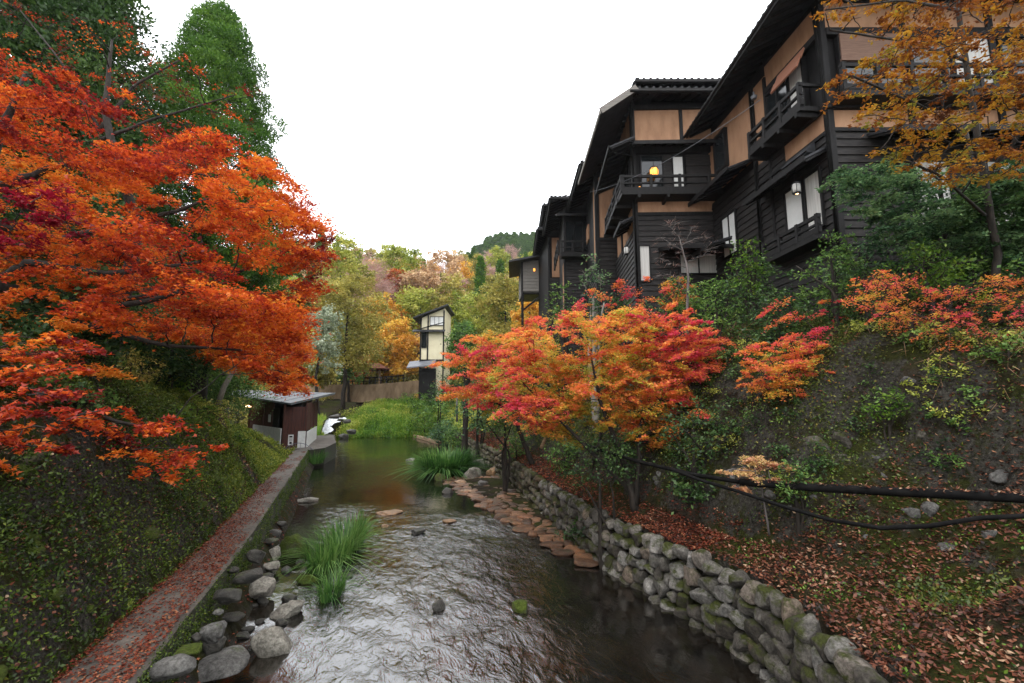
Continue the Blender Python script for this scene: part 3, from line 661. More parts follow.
# river side balcony
bal = MB(); AR.box(bal, .15, 2.75, 12.28, 12.42, 0.08, .72); [bal.bar(AR.p(u, 12.22, .1), AR.p(u, 12.22, .75), .1, .14) for u in (.3, 1.1, 1.9, 2.65)]
bo = bal.build('balcony', M['black_wood'], A); rl = MB(); AR.rail(rl, .2, 2.7, 12.42, .68, .66, 3); rl.bar(AR.p(2.7, 13.1, 0), AR.p(2.7, 13.1, .66), .08, .1); rl.bar(AR.p(.2, 13.1, 0), AR.p(.2, 13.1, .66), .08, .1); rl.build('railing', M['black_wood'], bo)
win(AR, A, .75, 1.35, 12.5, 14.4, pane='curtain'); win(AR, A, 1.45, 2.5, 12.5, 14.4, pane='glass', div=2)
b_ = MB(); 
for i in range(2): b_.hull8([AR.p(.5, 14.25-.32*i, .25+.16*i), AR.p(1.75, 14.25-.32*i, .25+.16*i), AR.p(1.75, 14.28-.32*i, .29+.16*i), AR.p(.5, 14.28-.32*i, .29+.16*i), AR.p(.5, 14.56-.32*i, .12+.16*i), AR.p(1.75, 14.56-.32*i, .12+.16*i), AR.p(1.75, 14.6-.32*i, .16+.16*i), AR.p(.5, 14.6-.32*i, .16+.16*i)])
tag(b_.build('bamboo_blind', M['blind_red'], A), 'reddish bamboo blind tilted out over the river balcony')
# upper river wall window
win(AR, A, 5.25, 5.95, 13.45, 14.85, pane='glass', t=.12, out=.1)
# long lower roof
shed(AR, A, 3.55, 8.7, 12.72, 1.0, .42)
win(AR, A, 4.85, 5.8, 9.7, 11.3, pane='shoji', div=2); shed(AR, A, 4.4, 8.6, 10.05, 1.3, .25, in_=.5)
win(AR, A, 6.9, 8.4, 8.9, 9.7, pane='curtain', div=2)
# lamp bay
shed(AR, A, .1, 3.1, 11.15, .75, .4); win(AR, A, .45, 1.05, 9.0, 10.65, pane='curtain'); win(AR, A, 1.2, 1.95, 9.35, 10.6, pane='shoji')
bl = MB(); AR.box(bl, .1, 2.6, 8.45, 8.6, .06, .55); bo = bl.build('balcony', M['black_wood'], A); rl = MB(); AR.rail(rl, .15, 2.6, 8.6, .5, .5, 3); rl.build('railing', M['black_wood'], bo)
ac = MB(); 
for i in range(6): AR.box(ac, .5-.0*i, 1.6, 11.2+.05*i, 11.25+.05*i, .08, .38-.05*abs(i-1))
tag(ac.build('vent_hood', M['tile'], A), 'dark rounded hood on the lower roof')
# front
for (u0, u1, pm) in ((.45, 2.2, 'glass'), (2.5, 3.6, 'glass'), (3.7, 4.75, 'curtain'), (5.1, 6.4, 'glass')): win(AF, A, u0, u1, 12.55, 14.4, pane=pm)
b_ = MB(); AF.box(b_, .42, 2.25, 13.68, 14.48, .12, .16); AF.box(b_, .4, 2.27, 13.62, 13.7, .1, .18); tag(b_.build('bamboo_blind', M['blind'], A), 'brown bamboo blind half lowered on the front window')
rl = MB(); AF.rail(rl, .1, 7.6, 12.42, .75, .55, 8); AF.box(rl, 0, 7.7, 12.25, 12.4, .1, .6); rl.build('railing', M['black_wood'], A)
win(AF, A, 2.2, 3.1, 8.7, 10.6, pane='curtain'); win(AF, A, 4.2, 5.6, 8.7, 10.6, pane='curtain', div=2); shed(AF, A, 1.0, 7.7, 11.4, 1.0, .4)
roof(A, 8.9, 17, 12, 21, 15.45, 1.35, .5, ov_l=1.22)
pipe(A, [AR.p(-.02, 15.4, .2), AR.p(-.05, 12.7, .14), AR.p(-.05, 8, .14)]); pipe(A, [AR.p(3.3, 15.2, .15), AR.p(3.3, 8.5, .14)])
for (u, z) in ((2.95, 14.75),):
    mb = MB(); c = AR.p(u, z, .22); mb.tube([c+(0, 0, .15), c+(0, 0, -.02)], .03, 6); mb.tube([c+(0, 0, -.02), c+(0, 0, -.12)], [.11, .08], 10); mb.build('wall_lamp', M['metal_grey'], A)
lc = AR.p(.85, 10.25, .5)
lantern('glass lantern glowing warm under the small roof beside the white curtain', lc, .13, .28, 'curtain')
mb = MB(); mb.tube([lc+(0, 0, -.08), lc+(0, 0, .06)], .145, 10); 
lb = MB().tube([lc+(0, 0, -.17), lc+(0, 0, -.13)], .05, 8).build('bulb', M['bulb'], bpy.data.objects['lantern'], True)

# --- second building
B = thing('inn_building', 'tall inn building with a lit paper lantern behind its corner balcony', 'building', (5.3, 18.7, 6), 'stepped timber inn buildings above the river')
BF = Fac((5.3, 18.7), (1, -.03), (0, -1)); BR = Fac((5.3, 18.7), (.06, 1), (-1, 0))
mb = MB(); mb.prism([(5.4, 18.8), (12.5, 18.6), (12.5, 23.7), (5.72, 23.7)], 4.4, 17.0)
wallB = mb.build('wall', M['black_wood'], B)
pl_ = MB(); BF.box(pl_, .08, 4.3, 15.1, 16.8, -.09, 0.0); BF.box(pl_, .08, 4.3, 11.96, 12.5, -.09, 0); BR.box(pl_, .1, 3.0, 15.3, 17.2, -.09, 0); BR.box(pl_, .1, 4.5, 11.4, 12.5, -.09, 0); pl_.build_each('plaster_wall', M['plaster'], B)
bd = MB(); BF.boards(bd, .05, 4.3, 5, 11.9); bd.build('board_wall', M['board'], B); bd = MB(); BR.boards(bd, .05, 4.9, 5, 11.4); BF.boards(bd, 2.25, 4.3, 12.6, 14.6, .5); bd.build('board_wall', M['board'], B)
posts(BF, B, [.0], 5, 17.2, .2, .09); posts(BF, B, [2.13], 15.05, 16.8, .14); posts(BR, B, [.05, 3.0], 11, 17.2, .16)
mb = MB(); BF.box(mb, -.1, 4.3, 14.7, 15.12, -.05, .12); mb.build('beam', M['black_wood'], B); mb = MB(); BF.box(mb, -.1, 4.3, 11.86, 12.0, -.05, .08); mb.build('beam', M['black_wood'], B); mb = MB(); BF.box(mb, -.1, 4.3, 16.75, 16.95, -.05, .1); mb.build('beam', M['black_wood'], B); mb = MB(); BR.box(mb, 0, 4.9, 15.1, 15.3, -.05, .1); mb.build('beam', M['black_wood'], B)
shed(BF, B, -.1, 4.2, 15.05, .75, .28); shed(BR, B, -.5, 3.9, 15.2, 1.1, .45)
# flat dark panel standing in for the shaded room behind the lantern
mb = MB(); BF.box(mb, .3, 1.2, 12.62, 14.58, .002, .02); mb.build('dark_room_panel', M['glass'], B)
win(BF, B, .32, 1.22, 12.65, 14.55, pane='glass', t=.05); win(BF, B, 1.68, 2.1, 12.7, 14.5, pane='shoji', t=.04); 
bd = MB(); BF.box(bd, 1.26, 1.62, 12.6, 14.6, -.02, .09); bd.build('shutter', M['board'], B)
win(BR, B, .5, 1.6, 12.7, 14.6, pane='glass', div=2); win(BR, B, 2.0, 3.2, 12.7, 14.6, pane='glass', div=2)
bl = MB(); BF.box(bl, -.7, 4.2, 12.5, 12.66, .0, .75); BR.box(bl, 0, 3.9, 12.5, 12.66, 0, .75); [bl.bar(BF.p(u, 12.42, 0), BF.p(u, 12.42, .8), .1, .14) for u in (0, 1.2, 2.4, 3.6)]; [bl.bar(BR.p(u, 12.42, 0), BR.p(u, 12.42, .8), .1, .14) for u in (.3, 1.5, 2.7, 3.8)]
bo = bl.build('balcony', M['black_wood'], B); rl = MB(); BF.rail(rl, -.65, 4.1, 12.66, .66, .68, 4); BR.rail(rl, -.68, 3.85, 12.66, .66, .68, 4); rl.build('railing', M['black_wood'], bo)
shed(BF, B, .9, 4.3, 10.35, 1.5, .4, m='black_wood'); win(BF, B, 1.8, 3.3, 9.3, 10.1, pane='curtain', div=2); win(BF, B, -.0+.12, .5, 9.0, 10.5, pane='curtain')
shed(BR, B, .1, 1.8, 11.9, .6, .3)
roof(B, 5.3, 12.5, 18.7, 23.3, 16.95, .95, .42, ov_l=.2)
mb = MB(); mb.hull8([(3.75, 17.7, 15.95), (5.25, 17.7, 17.0), (5.25, 24.0, 17.0), (3.75, 24.0, 15.95), (3.75, 17.7, 16.12), (5.25, 17.7, 17.18), (5.25, 24.0, 17.18), (3.75, 24.0, 16.12)]); sr = mb.build('side_roof', M['tile'], B)
mb = MB(); mb.bar((3.72, 17.66, 16.04), (5.27, 17.66, 17.12), .05, .26); mb.bar((3.7, 17.66, 16.0), (3.7, 24.0, 16.0), .05, .2); mb.build('fascia', M['weathered'], sr)
ub = MB(); ub.prism([(6.0, 19.2), (12, 19.2), (12, 23.2), (6, 23.2)], 17.0, 18.0); ub.build('upper_wall', M['black_wood'], B)
roof(B, 6.4, 12, 19.2, 23, 17.75, .95, .35)
pipe(B, [BF.p(-.05, 16.9, .6), BF.p(-.08, 16.3, .2), BF.p(-.05, 8, .16)]); pipe(B, [BR.p(-.6, 14.75, 1.15), BR.p(-.3, 14.6, .8), BF.p(-.1, 14.5, .2)], .03)
lantern('orange paper lantern lit behind the second building balcony', BF.p(.78, 13.68, .32), .18, .36)
lantern('small dim lantern hanging at the dark lower doorway of the second building', BF.p(-.45, 10.3, .1), .11, .3, 'curtain')
# tiny glowing shade on a stem above the balcony floor
mb = MB(); c = BF.p(.12, 12.9, .4); mb.tube([c, c+(0, 0, .09)], .05, 8); lt = thing('table_lamp', 'tiny lit lamp behind the balcony rail of the second building', 'lamp', c); mb.build('lamp_shade', M['lantern'], lt, True); MB().tube([c-(0, 0, .24), c], .02, 5).build('base', M['black_wood'], lt)

# --- third building
Cb = thing('inn_building', 'third inn building, tall ochre panel beside a black corner post', 'building', (4.6, 24, 6), 'stepped timber inn buildings above the river')
CF = Fac((4.65, 23.9), (1, 0), (0, -1)); CR = Fac((4.65, 23.9), (.05, 1), (-1, 0))
MB().prism([(4.75, 24), (9, 24), (9, 29.3), (5.0, 29.3)], 5, 17).build('wall', M['black_wood'], Cb)
pl_ = MB(); CF.box(pl_, .15, 2.4, 12.75, 16.3, -.09, 0); CR.box(pl_, .1, 1.3, 11.8, 16.2, -.09, 0); CR.box(pl_, 4, 5, 14.2, 15.2, -.09, 0); pl_.build_each('plaster_wall', M['plaster'], Cb)
bd = MB(); CF.boards(bd, .05, 2.5, 6, 12.7); CR.boards(bd, .05, 5.3, 6, 11.7); bd.build('board_wall', M['board'], Cb)
posts(CF, Cb, [0], 5, 16.5, .2, .09); mb = MB(); CF.box(mb, -.1, 2.5, 12.62, 12.8, -.05, .1); mb.build('beam', M['black_wood'], Cb)
roof(Cb, 4.7, 9, 24, 28.6, 16.6, .9, .42, ov_l=.95)
# --- fourth
D = thing('inn_building', 'fourth inn building with dark shuttered windows over a small balcony', 'building', (4.1, 30, 6), 'stepped timber inn buildings above the river')
DF = Fac((3.55, 29.6), (1, 0), (0, -1)); DR = Fac((3.55, 29.6), (.03, 1), (-1, 0))
MB().prism([(3.65, 29.7), (8, 29.7), (8, 35.4), (3.8, 35.4)], 5, 17.3).build('wall', M['black_wood'], D)
pl_ = MB(); DF.box(pl_, .35, 1.2, 16.5, 17.3, -.09, 0); DR.box(pl_, .4, 2, 10.2, 13.5, -.09, 0); DF.box(pl_, 1.4, 1.9, 11.0, 13.3, -.09, 0); pl_.build_each('plaster_wall', M['plaster'], D)
bd = MB(); DF.boards(bd, .05, 4, 6, 13.2); bd.build('board_wall', M['board'], D)
for u in (.1, .7, 1.3): win(DF, D, u, u+.5, 14.0, 16.0, pane='glass')
bl = MB(); DF.box(bl, -.3, 1.9, 13.4, 13.55, 0, .7); bo = bl.build('balcony', M['black_wood'], D); rl = MB(); DF.rail(rl, -.25, 1.85, 13.55, .9, .6, 3); DR.rail(rl, -.6, 3, 13.55, .9, .5, 3); rl.build('railing', M['black_wood'], bo)
roof(D, 3.6, 8, 29.7, 34.8, 17.3, .9, .42, ov_l=1.0); shed(DF, D, -.6, 3, 16.5, .9, .35)
posts(DF, D, [0, 1.95], 6, 17, .16)
# --- fifth
E_ = thing('inn_building', 'fifth inn building, ochre panel low over a black timber base, far along the river', 'building', (3, 36, 6), 'stepped timber inn buildings above the river')
EF = Fac((3.0, 35.8), (1, 0), (0, -1)); ER = Fac((3.0, 35.8), (-.1, 1), (-1, 0))
MB().prism([(3.1, 35.9), (7, 35.9), (7, 42), (2.5, 42)], 5.5, 18).build('wall', M['black_wood'], E_)
pl_ = MB(); EF.box(pl_, .25, 1.75, 13.9, 17.2, -.09, 0); pl_.build_each('plaster_wall', M['plaster'], E_)
bd = MB(); EF.boards(bd, .05, 2.5, 6.5, 13.8); bd.build('board_wall', M['board'], E_); bd = MB(); EF.boards(bd, .05, 3.5, 18.2, 19.6); bd.build('board_wall', M['board'], E_)
posts(EF, E_, [0, 1.9], 6, 18, .18); roof(E_, 3.0, 7, 35.9, 42, 17.6, .8, .4, ov_l=.9)
MB().prism([(3.2, 36.3), (7, 36.3), (7, 42), (2.8, 42)], 17.9, 19.9).build('upper_wall', M['black_wood'], E_); roof(E_, 3.3, 7, 36.3, 42, 19.75, .9, .4, ov_l=.7)
# --- far hut on stilts
Fh = thing('wooden_annex', 'small grey weathered timber annex with a lamp at the far end of the inn row', 'annex', (1.5, 42, 9))
FF_ = Fac((.95, 41.8), (1, 0), (0, -1)); FR = Fac((.95, 41.8), (-.1, 1), (-1, 0))
MB().prism([(.98, 41.85), (4.5, 41.85), (4.5, 46), (.7, 46)], 14.1, 17.2).build('wall', M['weathered'], Fh)
bd = MB(); FF_.boards(bd, 0, 2.4, 14.2, 16.7, .3); bd.build('board_wall', M['weathered'], Fh); posts(FF_, Fh, [0, 2.4], 9, 17.0, .18)
mb = MB()
for (a, b_) in (((1, 42), (3, 42)), ((1, 42), (1, 46))): mb.bar((*a, 12.4), (*b_, 14.0), .16); mb.bar((*a, 14.05), (*b_, 14.05), .2)
mb.bar((1, 42, 6), (1, 42, 14), .2); mb.bar((3, 42, 6), (3, 42, 14), .2); mb.build('stilts', M['black_wood'], Fh)
mb = MB(); mb.hull8([(-.3, 40.9, 16.75), (4.6, 40.9, 17.7), (4.6, 46.5, 17.7), (-.3, 46.5, 16.75), (-.3, 40.9, 16.93), (4.6, 40.9, 17.88), (4.6, 46.5, 17.88), (-.3, 46.5, 16.93)]); mb.build('roof', M['tile'], Fh)
c = FF_.p(1.15, 16.1, .12); mb = MB().tube([c, c+(0, 0, .25)], .09, 8); mb.build('wall_lamp', M['lantern'], Fh, True)

# --- bath hut on the left bank
Hh = thing('bath_hut', 'low dark red-brown plank bath hut with a grey sheet roof at the path end', 'hut', (-15, 31, 1.1))
HP = [(-14.5, 29.35), (-13.35, 29.9), (-15.9, 37.6), (-21.8, 37.6), (-20.2, 35.4)]
def zr(x, y): return 3.75+.085*(y-28.6)-.006*(x+14)
ins = MB(); ins.prism([(-14.9, 30.4), (-14.0, 30.6), (-16.3, 37.4), (-21.0, 37.4), (-19.8, 35.6)], 1.0, [zr(x, y)-.1 for x, y in [(-14.9, 30.4), (-14.0, 30.6), (-16.3, 37.4), (-21.0, 37.4), (-19.8, 35.6)]]); ins.build('wall', M['black_wood'], Hh)
HL = Fac(HP[0], (-5.7, 6.05), (-1, -.9)); HG = Fac(HP[0], (1.15, .55), (.4, -1)); HRv = Fac(HP[1], (-2.55, 7.7), (1, .2))
mb = MB()
def planks(F, u0, u1, z0, z1, st=.2):
    u = u0
    while u < u1-.01:
        F.box(mb, u+.006, min(u+st, u1)-.006, z0, z1, -.03, .0+.012*((int(u/st)) % 2)); u += st
planks(HL, 2.3, 8.2, 1.9, 4.0); mb.build('plank_wall', M['red_board'], Hh); mb = MB(); planks(HRv, 0.1, 7.8, 2.05, 3.85); planks(HG, .05, 1.2, 1.9, 3.6)
mb.build('plank_wall', M['red_board'], Hh)
mb = MB(); HL.box(mb, .9, 2.3, 1.2, 3.5, -.02, .04); mb.build('doorway', M['black_wood'], Hh)
for (F, us) in ((HL, (.0, 2.3, 4.4, 8.2)), (HRv, (0, 2.6, 5.2, 7.8))):
    for u in us: m_ = MB(); F.box(m_, u-.08, u+.08, .9, 3.75+u*.05, -.05, .06); m_.build('post', M['red_board'], Hh)
m_ = MB(); HL.box(m_, .1, 6.5, 1.1, 2.25, .08, .14); HRv.box(m_, .05, 6.8, 1.0, 2.0, .08, .14); HG.box(m_, .85, 1.3, .95, 2.05, .05, .12); m_.build('privacy_panel', M['white_panel'], Hh)
gt = MB(); HG.box(gt, .0, .82, .95, 1.95, .06, .12); gt = gt.build('gate', M['red_board'], Hh)
sgn = MB(); HG.box(sgn, .3, .6, 1.2, 1.85, .125, .15); sgn = sgn.build('notice_board', M['white_panel'], gt)
mk = MB(); HG.box(mk, .36, .54, 1.68, 1.78, .152, .158); HG.box(mk, .38, .52, 1.28, 1.40, .152, .158)
for i in range(4): HG.box(mk, .37+.05*i, .385+.05*i, 1.44, 1.64, .152, .158)
mk.build('lettering', M['black_wood'], sgn)
m_ = MB(); HL.box(m_, 2.7, 3.2, 2.55, 3.05, .03, .05); m_.build('paper_notice', M['white_panel'], Hh)
rp = [(-13.75, 28.6), (-14.6, 37.8), (-24.5, 41), (-22.4, 36)]
mb = MB(); mb.prism(rp, [zr(*p)-.02 for p in rp], [zr(*p)+.09 for p in rp]); ro = mb.build('roof', M['metal_grey'], Hh)
mb = MB(); a = np.array((*rp[0], 0)); d1 = np.array((*rp[3], 0))-a; d2 = np.array((*rp[1], 0))-a
for i in range(9):
    t = i/8; p = a+d1*t; q = np.array((*rp[1], 0))+(np.array((*rp[2], 0))-np.array((*rp[1], 0)))*t; mb.bar((p[0], p[1], zr(p[0], p[1])+.105), (q[0], q[1], zr(q[0], q[1])+.105), .05, .03)
mb.build('roof_seams', M['metal_grey'], ro)
c = HL.p(7.3, 3.65, .35); MB().tube([c, c+(0, 0, -.12)], [.10, .22], 10).build('wall_lamp', M['bulb'], Hh, True)
# river wall of the hut platform
hw = lambda y: float(np.interp(y, [28.5, 30, 33, 39], [-12.6, -12.2, -12.9, -15.4]))
MB().prism([(-12.35, 28.4), (-11.9, 29.6), (-12.5, 33), (-15.2, 39.5), (-17.5, 39.5), (-14.6, 29.2)], -.7, [1.02, 1.02, 1.05, 1.05, 1.05, 1.02]).build('platform', M['path'], Hh)
fl = MB(); 
for i in range(5): pass
fr = thing('hand_gate', 'thin curved metal railing at the end of the path before the hut gate', 'railing', (-12.8, 28.5, 1.0))
pts = [np.array((-13.9, 28.4, 1.0))+np.array((1.7*t, .15*t, .42*math.sin(math.pi*min(1, t*1.05))**.6)) for t in np.linspace(0, 1, 12)]
m_ = MB().tube(pts, .02, 6); [m_.tube([(p[0], p[1], 1.0), p], .012, 5) for p in pts[2:-1:2]]; m_.build('rail', M['metal_grey'], fr)

# --- cream house beyond the bend
K = thing('cream_house', 'tall narrow cream house with black timbers beyond the river bend', 'house', (-10.5, 60, 5))
x0, x1 = -12.2, -9.0; KF = Fac((x0, 60), (1, 0), (0, -1)); KR = Fac((x0, 60), (0, 1), (-1, 0))
MB().prism([(x0+.1, 60.1), (x1, 60.1), (x1, 66), (x0+.1, 66)], 4.0, [15.0, 16.3, 16.3, 15.0]).build('wall', M['plaster_cream'], K)
mb = MB(); mb.prism([(x0+.02, 60.02), (x1, 60.02), (x1, 60.1), (x0+.02, 60.1)], 9.2, [14.9, 16.2, 16.2, 14.9]); mb.build('plaster_wall', M['plaster_cream'], K)
for u in (0.05, 1.0, 3.1): m_ = MB(); KF.box(m_, u-.09, u+.09, 4.5, 15+.33*u, -.02, .07); m_.build('post', M['black_wood'], K)
m_ = MB(); KF.box(m_, 0, 3.2, 13.2, 13.4, -.02, .06); KF.box(m_, 0, 3.2, 9.2, 9.4, -.02, .06); m_.bar(KF.p(0, 13.5, .04), KF.p(3.2, 14.4, .04), .06, .12); m_.build('beam', M['black_wood'], K)
win(KF, K, .25, .8, 11, 13, pane='glass'); win(KF, K, 1.2, 1.9, 4.4, 6.8, pane='glass')
win(KF, K, 1.3, 3.0, 14.0, 15.1, pane='white_panel', div=3)
m_ = MB(); m_.hull8([(x0-.9, 59.2, 14.75), (x1+.5, 59.2, 16.55), (x1+.5, 66.5, 16.55), (x0-.9, 66.5, 14.75), (x0-.9, 59.2, 14.95), (x1+.5, 59.2, 16.75), (x1+.5, 66.5, 16.75), (x0-.9, 66.5, 14.95)]); m_.build('roof', M['tile'], K)
m_ = MB(); m_.hull8([(x0-1.4, 58.6, 8.1), (x0+2.2, 58.6, 8.5), (x0+2.2, 60.3, 9.4), (x0-1.4, 60.3, 9.0), (x0-1.4, 58.6, 8.25), (x0+2.2, 58.6, 8.65), (x0+2.2, 60.3, 9.55), (x0-1.4, 60.3, 9.15)]); m_.build('canopy_roof', M['metal_grey'], K)
m_ = MB(); m_.hull8([(x0-1.0, 59.4, 13.0), (x0+3.3, 59.4, 13.0), (x0+3.3, 60.0, 13.3), (x0-1.0, 60.0, 13.3), (x0-1.0, 59.4, 13.1), (x0+3.3, 59.4, 13.1), (x0+3.3, 60.0, 13.4), (x0-1, 60.0, 13.4)]); m_.build('canopy_roof', M['tile'], K)
m_ = MB(); KF.box(m_, 0, 2.2, 4.2, 8.2, .02, .3); m_.build('porch', M['black_wood'], K)

# --- road, its retaining wall, railing and shelter
def RC(t): # road edge curve t 0..1, from left to right
    return np.array((-36+26*t, 70.5-1.5*math.sin(t*3.1), 0))
mb = MB(); ts = np.linspace(0, 1, 27)
for t in ts:
    p = RC(t); zt = 6.4+.9*sstep(t, .5, 1.0)
    for (dy, z) in ((-.9, 3.2), (0, zt), (.35, zt), (.35, 3.2)): mb.v.append(np.array((p[0], p[1]+dy, z)))
for i in range(len(ts)-1):
    for k in range(3): mb.f.append([i*4+k, (i+1)*4+k, (i+1)*4+k+1, i*4+k+1])
rw = mb.build('road_wall', simple('road_wall', (.10, .065, .035), (.27, .19, .12), 1.2, .9, .5, .03, (1, 1, .3)), None); tag(rw, 'brown stained retaining wall under the far road', 'retaining wall')
xs_ = np.linspace(0, 1, 27); Xr = np.array([[RC(t)[0]]*3 for t in xs_]); Yr = np.array([[RC(t)[1]+.35, RC(t)[1]+2.5, RC(t)[1]+5] for t in xs_]); Zr = np.array([[6.42+.9*float(sstep(t, .5, 1.0))]*3 for t in xs_])
grid_mesh('road', Xr, Yr, Zr, M['timber'], 'structure')
rl = thing('road_railing', 'dark railing along the far road above the brown wall', 'railing', (-24, 69, 6.5))
m_ = MB(); prev = None
for i, t in enumerate(np.linspace(0, .75, 24)):
    p = RC(t)+np.array((0, .1, 6.4+.9*float(sstep(t, .5, 1.0)))); m_.bar(p, p+(0, 0, 1.05), .14)
    if prev is not None: m_.bar(prev+(0, 0, 1.0), p+(0, 0, 1.0), .12, .16); m_.bar(prev+(0, 0, .5), p+(0, 0, .5), .1, .12)
    prev = p
m_.build('rails', M['black_wood'], rl)
S_ = thing('shelter', 'small open timber shelter with a brown roof beside the far road', 'shelter', (-23, 75, 7))
for (x, y) in ((-25, 74), (-21.5, 74), (-25, 77), (-21.5, 77)): MB().bar((x, y, 6.5), (x, y, 9.1), .2).build('post', M['timber'], S_)
m_ = MB(); m_.prism([(-26, 73), (-20.5, 73), (-20.5, 78), (-26, 78)], 9.0, 9.15); m_.hull8([(-26.2, 72.8, 9.15), (-20.3, 72.8, 9.15), (-20.3, 78.2, 9.15), (-26.2, 78.2, 9.15), (-24.5, 75, 10.1), (-22, 75, 10.1), (-22, 76, 10.1), (-24.5, 76, 10.1)]); m_.build('roof', M['rust_timber'], S_)
m_ = MB(); m_.bar((-25, 76.9, 7.0), (-21.5, 76.9, 7.0), .5, .1); m_.build('bench', M['timber'], S_)

# --- pipes and wires
def sag(p, q, s_, n=24): return [np.asarray(p)*(1-t)+np.asarray(q)*t-np.array((0, 0, s_*4*t*(1-t))) for t in np.linspace(0, 1, n)]
def along(pts, lift=.05, r=.06, n=8, per=6):
    out_ = []
    for a, b_ in zip(pts[:-1], pts[1:]):
        for i in range(per): out_.append(np.asarray(a, float)*(1-i/per)+np.asarray(b_, float)*i/per)
    out_.append(np.asarray(pts[-1], float)); return out_
pp = along([P(1070, 500, 5.9), P(1000, 497, 6.2), P(900, 492, 6.75), P(820, 488, 7.5), P(740, 482, 8.3)])
tag(MB().tube(along(pp, per=9), [.062+.006*(i % 2) for i in range((len(pp)-1)*9+1)], 10).build('water_pipe', M['pipe_black'], None, True), 'thick black pipe running level along the mossy right bank', 'pipe')
pp = along([P(740, 482, 8.4), P(690, 474, 9.2), P(640, 462, 10.6), P(600, 450, 12.2), P(545, 428, 15), P(500, 405, 19), P(480, 392, 24)])
tag(MB().tube(pp, .04, 8).build('water_hose', M['pipe_black'], None, True), 'black hose running on up the bank behind the maples', 'hose')
pp = along([P(668, 468, 9.4), P(700, 480, 8.7), P(740, 492, 8.0), P(785, 507, 7.4), P(830, 520, 7.0), P(880, 528, 6.4), P(930, 526, 6.1), P(980, 518, 5.9), P(1070, 514, 5.6)])
tag(MB().tube(pp, .03, 8).build('water_hose', M['pipe_black'], None, True), 'thin black hose sagging below the thick pipe on the right bank', 'hose')
tag(MB().tube(sag(P(535, -20, 24), P(380, 160, 60), 1.0), .02, 4).build('overhead_wire', M['metal_grey'], None), 'faint overhead wire crossing the white sky', 'wire')
tag(MB().tube(sag(P(590, 192, 22), P(760, 100, 11.4), .4), .011, 4).build('overhead_wire', M['metal_grey'], None), 'dark cable crossing in front of the second building balcony', 'wire')

# ------------------------------------------------------------------ foliage
SH = {'maple': np.array([(0, 0), (-.52, .30), (-.16, .42), (0, 1), (.16, .42), (.52, .30)]),
      'leaf': np.array([(0, 0), (-.26, .45), (0, 1), (.26, .45)]),
      'wide': np.array([(0, 0), (-.42, .45), (0, 1), (.42, .45)]),
      'tri': np.array([(-.4, 0), (.4, 0), (0, 1)]),
      'twig': np.array([(-.018, 0), (.018, 0), (.0, 1)]),
      'needle': np.array([(-.13, 0), (.13, 0), (.05, 1), (-.05, 1)])}
def leafV(pts, size, shape, r, tilt=.5, down=.0, dirs=None):
    n = len(pts); S = SH[shape]
    if dirs is None:
        a = r.uniform(0, 2*math.pi, n); t = np.stack([np.cos(a), np.sin(a), r.normal(0, tilt, n)-down], 1)
    else: t = dirs+r.normal(0, tilt*.6, (n, 3))
    t /= np.linalg.norm(t, axis=1)[:, None]+1e-9
    up = np.stack([r.normal(0, tilt, n), r.normal(0, tilt, n), np.ones(n)], 1)
    b = np.cross(t, up); b /= np.linalg.norm(b, axis=1)[:, None]+1e-9
    nrm = np.cross(b, t)
    sz = size*r.uniform(.65, 1.3, n)
    V = pts[:, None, :]+t[:, None, :]*(S[None, :, 1, None]*sz[:, None, None])+b[:, None, :]*(S[None, :, 0, None]*sz[:, None, None])
    V = V+nrm[:, None, :]*((-np.abs(S[:, 0])*.35)[None, :, None]*sz[:, None, None])
    return V, len(S)
def pad_points(c, rx, ry, rz, n, r, nclump=None, cl=.28, shell=.35):
    """points in a flattened lump made of smaller clumps"""
    k = nclump or max(4, int(n/45))
    d = r.normal(size=(k, 3)); d /= np.linalg.norm(d, axis=1)[:, None]
    q = d*(r.uniform(shell, 1, k)**.6)[:, None]
    which = r.integers(0, k, n); w_ = r.uniform(.5, 1.3, k)
    p = q[which]+r.normal(0, cl, (n, 3))*w_[which][:, None]
    p = p*np.array((rx, ry, rz)); sl_ = r.normal(0, .28, 2); p[:, 2] += p[:, 0]*sl_[0]+p[:, 1]*sl_[1]-.12*(p[:, 0]**2+p[:, 1]**2)/max(rx, ry)
    return np.asarray(c)+p, which, r.uniform(-.5, .5, k)
def grow(mb, nodes, target, r, rad0=None, wob=.12, sub=6, tip=.008, n=5):
    """branch from the best existing node to the target"""
    tgt = np.asarray(target, float); Pn = np.array([q[0] for q in nodes]); Rn = np.array([q[1] for q in nodes])
    d = np.linalg.norm(Pn-tgt, axis=1)+np.maximum(Pn[:, 2]-tgt[2], 0)*1.5+np.where(Rn < .0065, 2.5, 0)+np.where(Rn > .06, .35, 0)
    i = int(np.argmin(d)); a = Pn[i]; L = np.linalg.norm(tgt-a)
    if L < .05: return
    r0 = max(.004, min(Rn[i]*.8, rad0 or 9, .007+.013*L))
    m = (a+tgt)/2+np.array((0, 0, .12*L))+r.normal(0, wob*L*.5, 3)
    ts = np.linspace(0, 1, sub); pts = np.array([(1-t)**2*a+2*t*(1-t)*m+t*t*tgt for t in ts]); pts[1:-1] += r.normal(0, .025*L, (sub-2, 3))
    rr = r0*(1-ts)+tip*ts; mb.tube(pts, rr, n)
    for p, q in zip(pts[1:], rr[1:]): nodes.append((p, q))
    return pts
